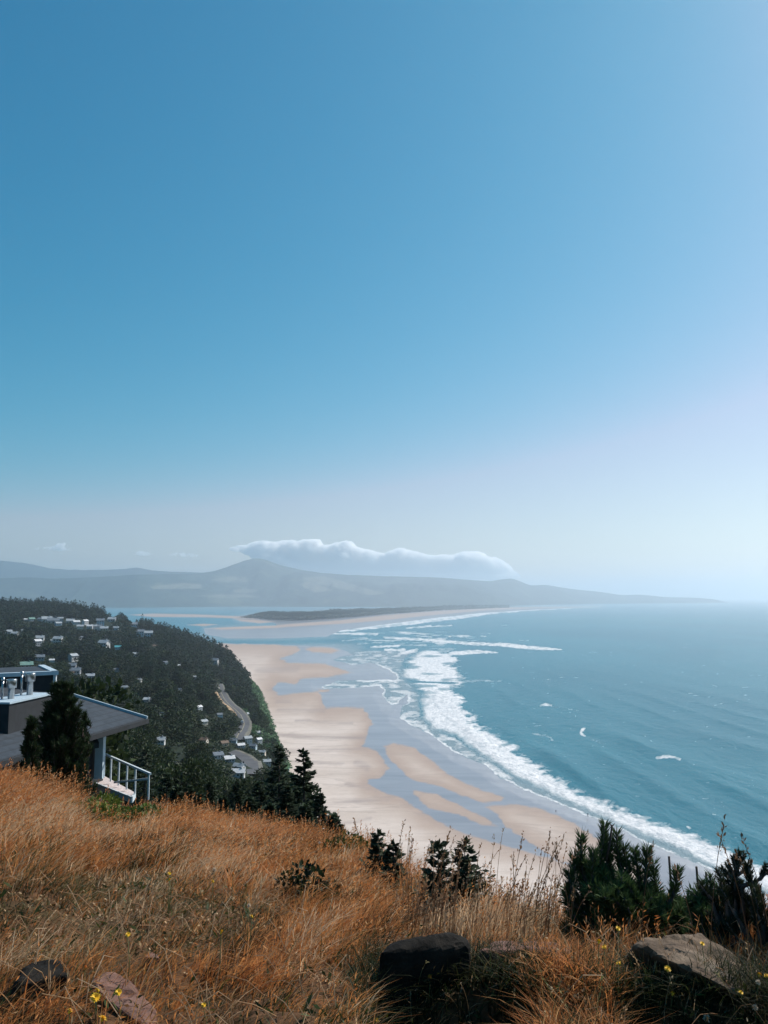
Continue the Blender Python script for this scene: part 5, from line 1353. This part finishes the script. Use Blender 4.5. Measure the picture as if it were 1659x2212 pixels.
FLOWERS = [
 (206,2155,1.35,'y','large yellow flower beside the flat reddish rock, lower left'),(221,2201,1.3,'y','large yellow flower nearest the bottom edge at the left'),(211,2138,.9,'y','yellow flower just above the large one by the flat rock'),
 (256,2144,1.0,'y','yellow flower at the left rim of the flat reddish rock'),(151,2184,.8,'y','small yellow flower left of the two large ones'),(460,1904,.9,'y','yellow flower beside the small dark clump on the slope'),
 (366,1887,.7,'y','upper of two tiny yellow flowers high on the slope'),(366,1900,.7,'y','lower of two tiny yellow flowers high on the slope'),(504,1887,.7,'o','tiny orange flower right of the small dark clump'),
 (276,2019,.8,'y','yellow flower above the small stone in the short turf'),(478,2013,.8,'y','yellow flower in the middle of the rusty slope'),(544,1979,.7,'y','small yellow flower left of the dark shrubs foot'),
 (440,2171,.7,'y','small yellow flower alone at the bottom centre left'),(184,2090,.7,'o','orange flower between the black rock and the flat rock'),(929,2110,1.0,'o','orange flower in front of the black-faced boulder'),
 (813,2205,.9,'y','yellow flower at the bottom edge below the boulder'),(836,2194,.8,'y','yellow flower next to the bottom edge one below the boulder'),(813,2104,.7,'o','orange flower at the left foot of the boulder'),
 (1442,2093,1.1,'y','yellow flower in the shade under the slanting rock'),(1453,2146,.9,'y','yellow flower below the shaded one under the slanting rock'),(1337,2081,1.0,'y','yellow flower left of the slanting rock'),
 (1335,2006,.9,'y','yellow flower in dry stems under the big pine bush'),(1294,2034,1.0,'y','upper of a close pair of yellow flowers left of the slanting rock'),(1306,2046,1.0,'y','lower of a close pair of yellow flowers left of the slanting rock'),
 (1517,2039,.8,'y','yellow flower in front of the sunlit face of the slanting rock'),(1640,2106,.9,'y','yellow flower at the lower end of the slanting rock'),(1656,2108,.9,'y','yellow flower cut by the right edge'),(1600,2144,.8,'y','yellow flower below the end of the slanting rock'),
 (1638,2122,.8,'w','white seed puff at the lower end of the slanting rock'),(1631,2176,.9,'w','white seed puff low at the right edge'),(1526,2200,1.1,'w','white seed puff at the bottom edge, right of centre'),(463,1878,.8,'w','white seed puff above the small dark clump'),(538,1956,.7,'w','pale seed puff on the slope left of the dark shrub'),(690,1820,.8,'w','pale seed puff on the crest under the spruces'),(652,1812,.8,'w','pale seed puff on the crest, left one'),
]
for i, (x, y, s, kind, lab) in enumerate(FLOWERS):
    P = march(x, y, .13 if y > 2050 else .26, 2.2, 20., 4000)
    if P is None: continue
    gz = hground(P[0], P[1]); h = P[2] - gz; rr = math.hypot(P[0], P[1])
    e = empty('seed_puff' if kind == 'w' else 'flower', (P[0], P[1], gz), i * 2.1, label=lab, category='seed head' if kind == 'w' else 'flower', group='white seed puffs' if kind == 'w' else 'yellow flowers in the grass')
    rad = .0165 * s * (1 + .07 * max(0, rr - 4))
    tl = .006
    m = MB(); m.tube([(0, 0, -.02), (.012, 0, h * .5), (0, 0, h - .01)], [.0022, .0018, .0016], 5); m.build('stem', M_STEM, e, True)
    if kind == 'w':
        m = MB(); g = np.random.default_rng(i); d = unit(g.normal(size=(90, 3))); V, Q = diamonds(np.zeros((90, 3)) + [0, 0, h], d, rad * g.uniform(.8, 1.1, 90), rad * .12); m.add(V, Q=Q); m.build('fluff', M_FLUFF, e)
    else:
        o_ = flower_head(500 + i, M_PETALO if kind == 'o' else M_PETAL, rad).build('petals', M_PETALO if kind == 'o' else M_PETAL, e); o_.location = (0, 0, h); o_.rotation_euler = (R(35), R(10), 0)

# ------------------------------------------------------------------ people on the beach
M_CLOTH = simple('dark_clothes', (.05, .05, .07), .9, .1); M_CLOTHB = simple('blue_clothes', (.06, .09, .16), .9, .1); M_SKIN = simple('skin', (.42, .26, .19), .7, .05)
def person(loc, rz, mat, stride, label):
    import bmesh
    J = [((0,0,.95),.14),((0,0,1.2),.13),((0,0,1.42),.14),((0,0,1.55),.06),((0,0,1.64),.10),((0,0,1.72),.075),
         ((.09,0,.88),.10),((.10,stride*.5,.48),.065),((.10,stride*.5-.06,.06),.045),((.10,stride*.5+.10,.03),.04),
         ((-.09,0,.88),.10),((-.10,-stride*.5+.03,.48),.065),((-.10,-stride*.5-.12,.06),.045),((-.10,-stride*.5+.03,.03),.04),
         ((.20,0,1.40),.06),((.27,-.05,1.14),.045),((.25,.06,.90),.035),((.25,.09,.82),.035),((-.20,0,1.40),.06),((-.27,.03,1.14),.045),((-.25,.12,.92),.035),((-.25,.15,.84),.035)]
    E = [(0,1),(1,2),(2,3),(3,4),(4,5),(0,6),(6,7),(7,8),(8,9),(0,10),(10,11),(11,12),(12,13),(2,14),(14,15),(15,16),(16,17),(2,18),(18,19),(19,20),(20,21)]
    me = bpy.data.meshes.new('person'); me.from_pydata([j[0] for j in J], E, []); o = obj('person', me, None, label=label, category='person', group='people walking on the beach')
    me.materials.append(mat)
    sk = o.modifiers.new('skin', 'SKIN'); 
    for i, (p_, r_) in enumerate(J): me.skin_vertices[0].data[i].radius = (r_, r_ * .85)
    me.skin_vertices[0].data[0].use_root = True
    o.modifiers.new('sub', 'SUBSURF').levels = 1; o.modifiers['sub'].render_levels = 1
    o.location = loc; o.rotation_euler = (0, 0, rz); return o
for (x, y, rz, mt, st, lab) in ((1201,1757,.6,M_CLOTH,.3,'person in dark clothes walking on the wet sand, left of two'),(1270,1764,2.2,M_CLOTHB,.2,'person in blue clothes at the edge of the swash, right of two')):
    d = sea(x, y, .5); person((d[0], d[1], .42), rz, mt, st, lab)

# ------------------------------------------------------------------ clouds (beyond and above the hazy air)
t = NT('cloud_core'); b_ = t.n('ShaderNodeBsdfDiffuse', Color=(.93, .92, .92, 1)); t_ = t.n('ShaderNodeBsdfTranslucent', Color=(.95, .93, .92, 1)); mm = t.n('ShaderNodeMixShader', Fac=.45)
t.t.links.new(b_.outputs[0], mm.inputs[1]); t.t.links.new(t_.outputs[0], mm.inputs[2]); M_CLOUD = t.done(mm)
def cloud(name, outline, Y, depth, label, seed, nball, rb, dens, core=False):
    """outline: (x, y_top, y_bottom) along the bank"""
    import bmesh
    g = np.random.default_rng(seed); o = np.asarray(outline, float)
    m = MB(); m.ctr = []; bm = bmesh.new(); bmesh.ops.create_icosphere(bm, subdivisions=2, radius=1.0)
    SV = np.array([v.co[:] for v in bm.verts]); ST = np.array([[v.index for v in f.verts] for f in bm.faces]); bm.free()
    w = np.interp(np.linspace(o[0, 0], o[-1, 0], 200), o[:, 0], o[:, 2] - o[:, 1]); cdf = np.cumsum(w) / w.sum()
    for i in range(nball):
        x = np.interp(g.random(), cdf, np.linspace(o[0, 0], o[-1, 0], 200)); yt = np.interp(x, o[:, 0], o[:, 1]); yb = np.interp(x, o[:, 0], o[:, 2]); yt = yt + (yb - yt) * .30 * (1 - vn(np.array(x / 17. + seed), np.array(seed * 1.7), 6)) * .9
        rad = g.uniform(*rb) * min(1, .25 + (yb - yt) / 55.); f = g.random() ** 1.1
        y = yb + (yt - yb) * f; rp = rad / Y * FX; y = min(max(y, yt + rp * .8), yb - rp * .2)
        c = at(x, y, Y + g.uniform(-.5, .5) * depth * (1 - .5 * f))
        V = SV * rad * np.array([1.15, 1.15, .85]); n_ = np.array([vn(V[:, 0] / rad * 1.7 + i, V[:, 1] / rad * 1.7 + V[:, 2] / rad * 1.3, 5)]).T
        m.add(c + V * (.8 + .4 * n_), T=ST); m.ctr.append(c)
    t = NT(name + '_vapour')
    vol = t.n('ShaderNodeVolumePrincipled'); vol.inputs['Color'].default_value = (1, 1, 1, 1); vol.inputs['Density'].default_value = dens; vol.inputs['Anisotropy'].default_value = .2
    t.t.links.new(vol.outputs[0], t.out.inputs['Volume'])
    ob = m.build(name, t.m, None, False, label=label, category='cloud')
    if core: 
        V = np.concatenate(m.V); ctr = np.repeat(np.array(m.ctr), len(SV), 0)
        cm = obj('core', mesh('core', ctr + (V - ctr) * .86 , [np.concatenate(m.T)], M_CLOUD), ob)
        r2 = cm.modifiers.new('remesh', 'REMESH'); r2.mode = 'VOXEL'; r2.voxel_size = 28.; r2.use_smooth_shade = True
    rm = ob.modifiers.new('remesh', 'REMESH'); rm.mode = 'VOXEL'; rm.voxel_size = 24. * Y / 21500; rm.use_smooth_shade = True
    return ob
cloud('cloud', [(500,1180,1188),(525,1172,1192),(545,1166,1200),(570,1164,1206),(600,1170,1216),(630,1160,1224),(660,1156,1228),(690,1157,1234),(720,1168,1238),(745,1168,1240),(770,1164,1240),(800,1174,1242),(830,1180,1243),(870,1182,1245),(905,1188,1246),(940,1190,1246),(960,1184,1247),(990,1186,1248),(1020,1186,1249),(1050,1192,1249),(1075,1205,1250),(1100,1220,1251),(1120,1236,1251)],
      35000., 1800., 'big white cloud bank lying along the mountain top', 3, 2000, (56, 290), .010)
for k, (ol, dens, lab) in enumerate((([(66,1184,1188),(85,1180,1187),(110,1178,1188),(128,1170,1189),(140,1171,1190),(155,1184,1192)], .010, 'small white cloud puff low over the left hills'),
        ([(290,1192,1198),(303,1187,1201),(316,1189,1201),(330,1194,1199)], .006, 'faint little cloud between the left puff and the mountain'),
        ([(362,1194,1199),(385,1191,1201),(410,1192,1203),(440,1198,1203)], .007, 'thin flat cloud left of the mountain'))):
    cloud('cloud', ol, 22500., 400., lab, 20 + k, 60, (50, 110), dens)

# ------------------------------------------------------------------ air
HAZE_D = 1.08e-4
m = MB(); m.box((-45000, -1500, -6), (45000, 43500, 645))
t = NT('hazy_air'); vol = t.n('ShaderNodeVolumePrincipled'); vol.inputs['Color'].default_value = (.80, .90, 1, 1); vol.inputs['Density'].default_value = HAZE_D; vol.inputs['Anisotropy'].default_value = .56
t.t.links.new(vol.outputs[0], t.out.inputs['Volume'])
m.build('haze', t.m, kind='stuff')

# ------------------------------------------------------------------ light, sky, camera
SUN_EL, SUN_AZ = R(45), R(55)          # azimuth clockwise from the view direction (+Y)
s = bpy.data.lights.new('sun', 'SUN'); s.energy = 5.0; s.angle = R(.53); s.color = (1, .95, .88)
so = bpy.data.objects.new('sun', s); COL.objects.link(so)
dv = Vector((math.sin(SUN_AZ) * math.cos(SUN_EL), math.cos(SUN_AZ) * math.cos(SUN_EL), math.sin(SUN_EL)))
so.rotation_euler = (-dv).to_track_quat('-Z', 'Y').to_euler(); so.location = (0, 0, 400)

w = bpy.data.worlds.new('World'); scene.world = w; w.use_nodes = True; nt = w.node_tree; nt.nodes.clear()
sky = nt.nodes.new('ShaderNodeTexSky'); sky.sky_type = 'NISHITA'; sky.sun_disc = False; sky.sun_elevation = SUN_EL; sky.sun_rotation = SUN_AZ
sky.altitude = 100; sky.air_density = 1.0; sky.dust_density = .6; sky.ozone_density = 2.5
bg = nt.nodes.new('ShaderNodeBackground'); bg.inputs['Strength'].default_value = .095
out = nt.nodes.new('ShaderNodeOutputWorld'); sep = nt.nodes.new('ShaderNodeSeparateColor'); cmb = nt.nodes.new('ShaderNodeCombineColor'); nt.links.new(sky.outputs[0], sep.inputs[0])
def wm(op, a, b):
    m_ = nt.nodes.new('ShaderNodeMath'); m_.operation = op
    for i_, v_ in enumerate((a, b)):
        if isinstance(v_, float): m_.inputs[i_].default_value = v_
        else: nt.links.new(v_, m_.inputs[i_])
    return m_.outputs[0]
r_ = sep.outputs[0]
nt.links.new(wm('MINIMUM', r_, wm('MULTIPLY', wm('POWER', r_, 3.6), .030)), cmb.inputs[0]); nt.links.new(wm('MULTIPLY', wm('POWER', sep.outputs[1], 1.05), .865), cmb.inputs[1]); nt.links.new(wm('MULTIPLY', wm('POWER', sep.outputs[2], .88), 1.19), cmb.inputs[2])
nt.links.new(cmb.outputs[0], bg.inputs[0]); nt.links.new(bg.outputs[0], out.inputs[0])

cam = bpy.data.cameras.new('camera'); co = bpy.data.objects.new('camera', cam); COL.objects.link(co)
co.location = (0, 0, EYE); co.rotation_euler = (math.pi / 2 + PITCH, 0, 0)
cam.sensor_fit = 'HORIZONTAL'; cam.sensor_width = 36; cam.lens = 36 * FX / 1659; cam.clip_start = .1; cam.clip_end = 90000
scene.camera = co
vs = scene.view_settings; vs.view_transform = 'Standard'; vs.look = 'None'; vs.exposure = 0.15; vs.gamma = 1
cy = scene.cycles; cy.use_denoising = True; cy.max_bounces = 28; cy.diffuse_bounces = 3; cy.glossy_bounces = 2; cy.transmission_bounces = 3; cy.transparent_max_bounces = 6; cy.volume_bounces = 28
cy.use_adaptive_sampling = True; cy.adaptive_threshold = .015; cy.caustics_reflective = False; cy.caustics_refractive = False
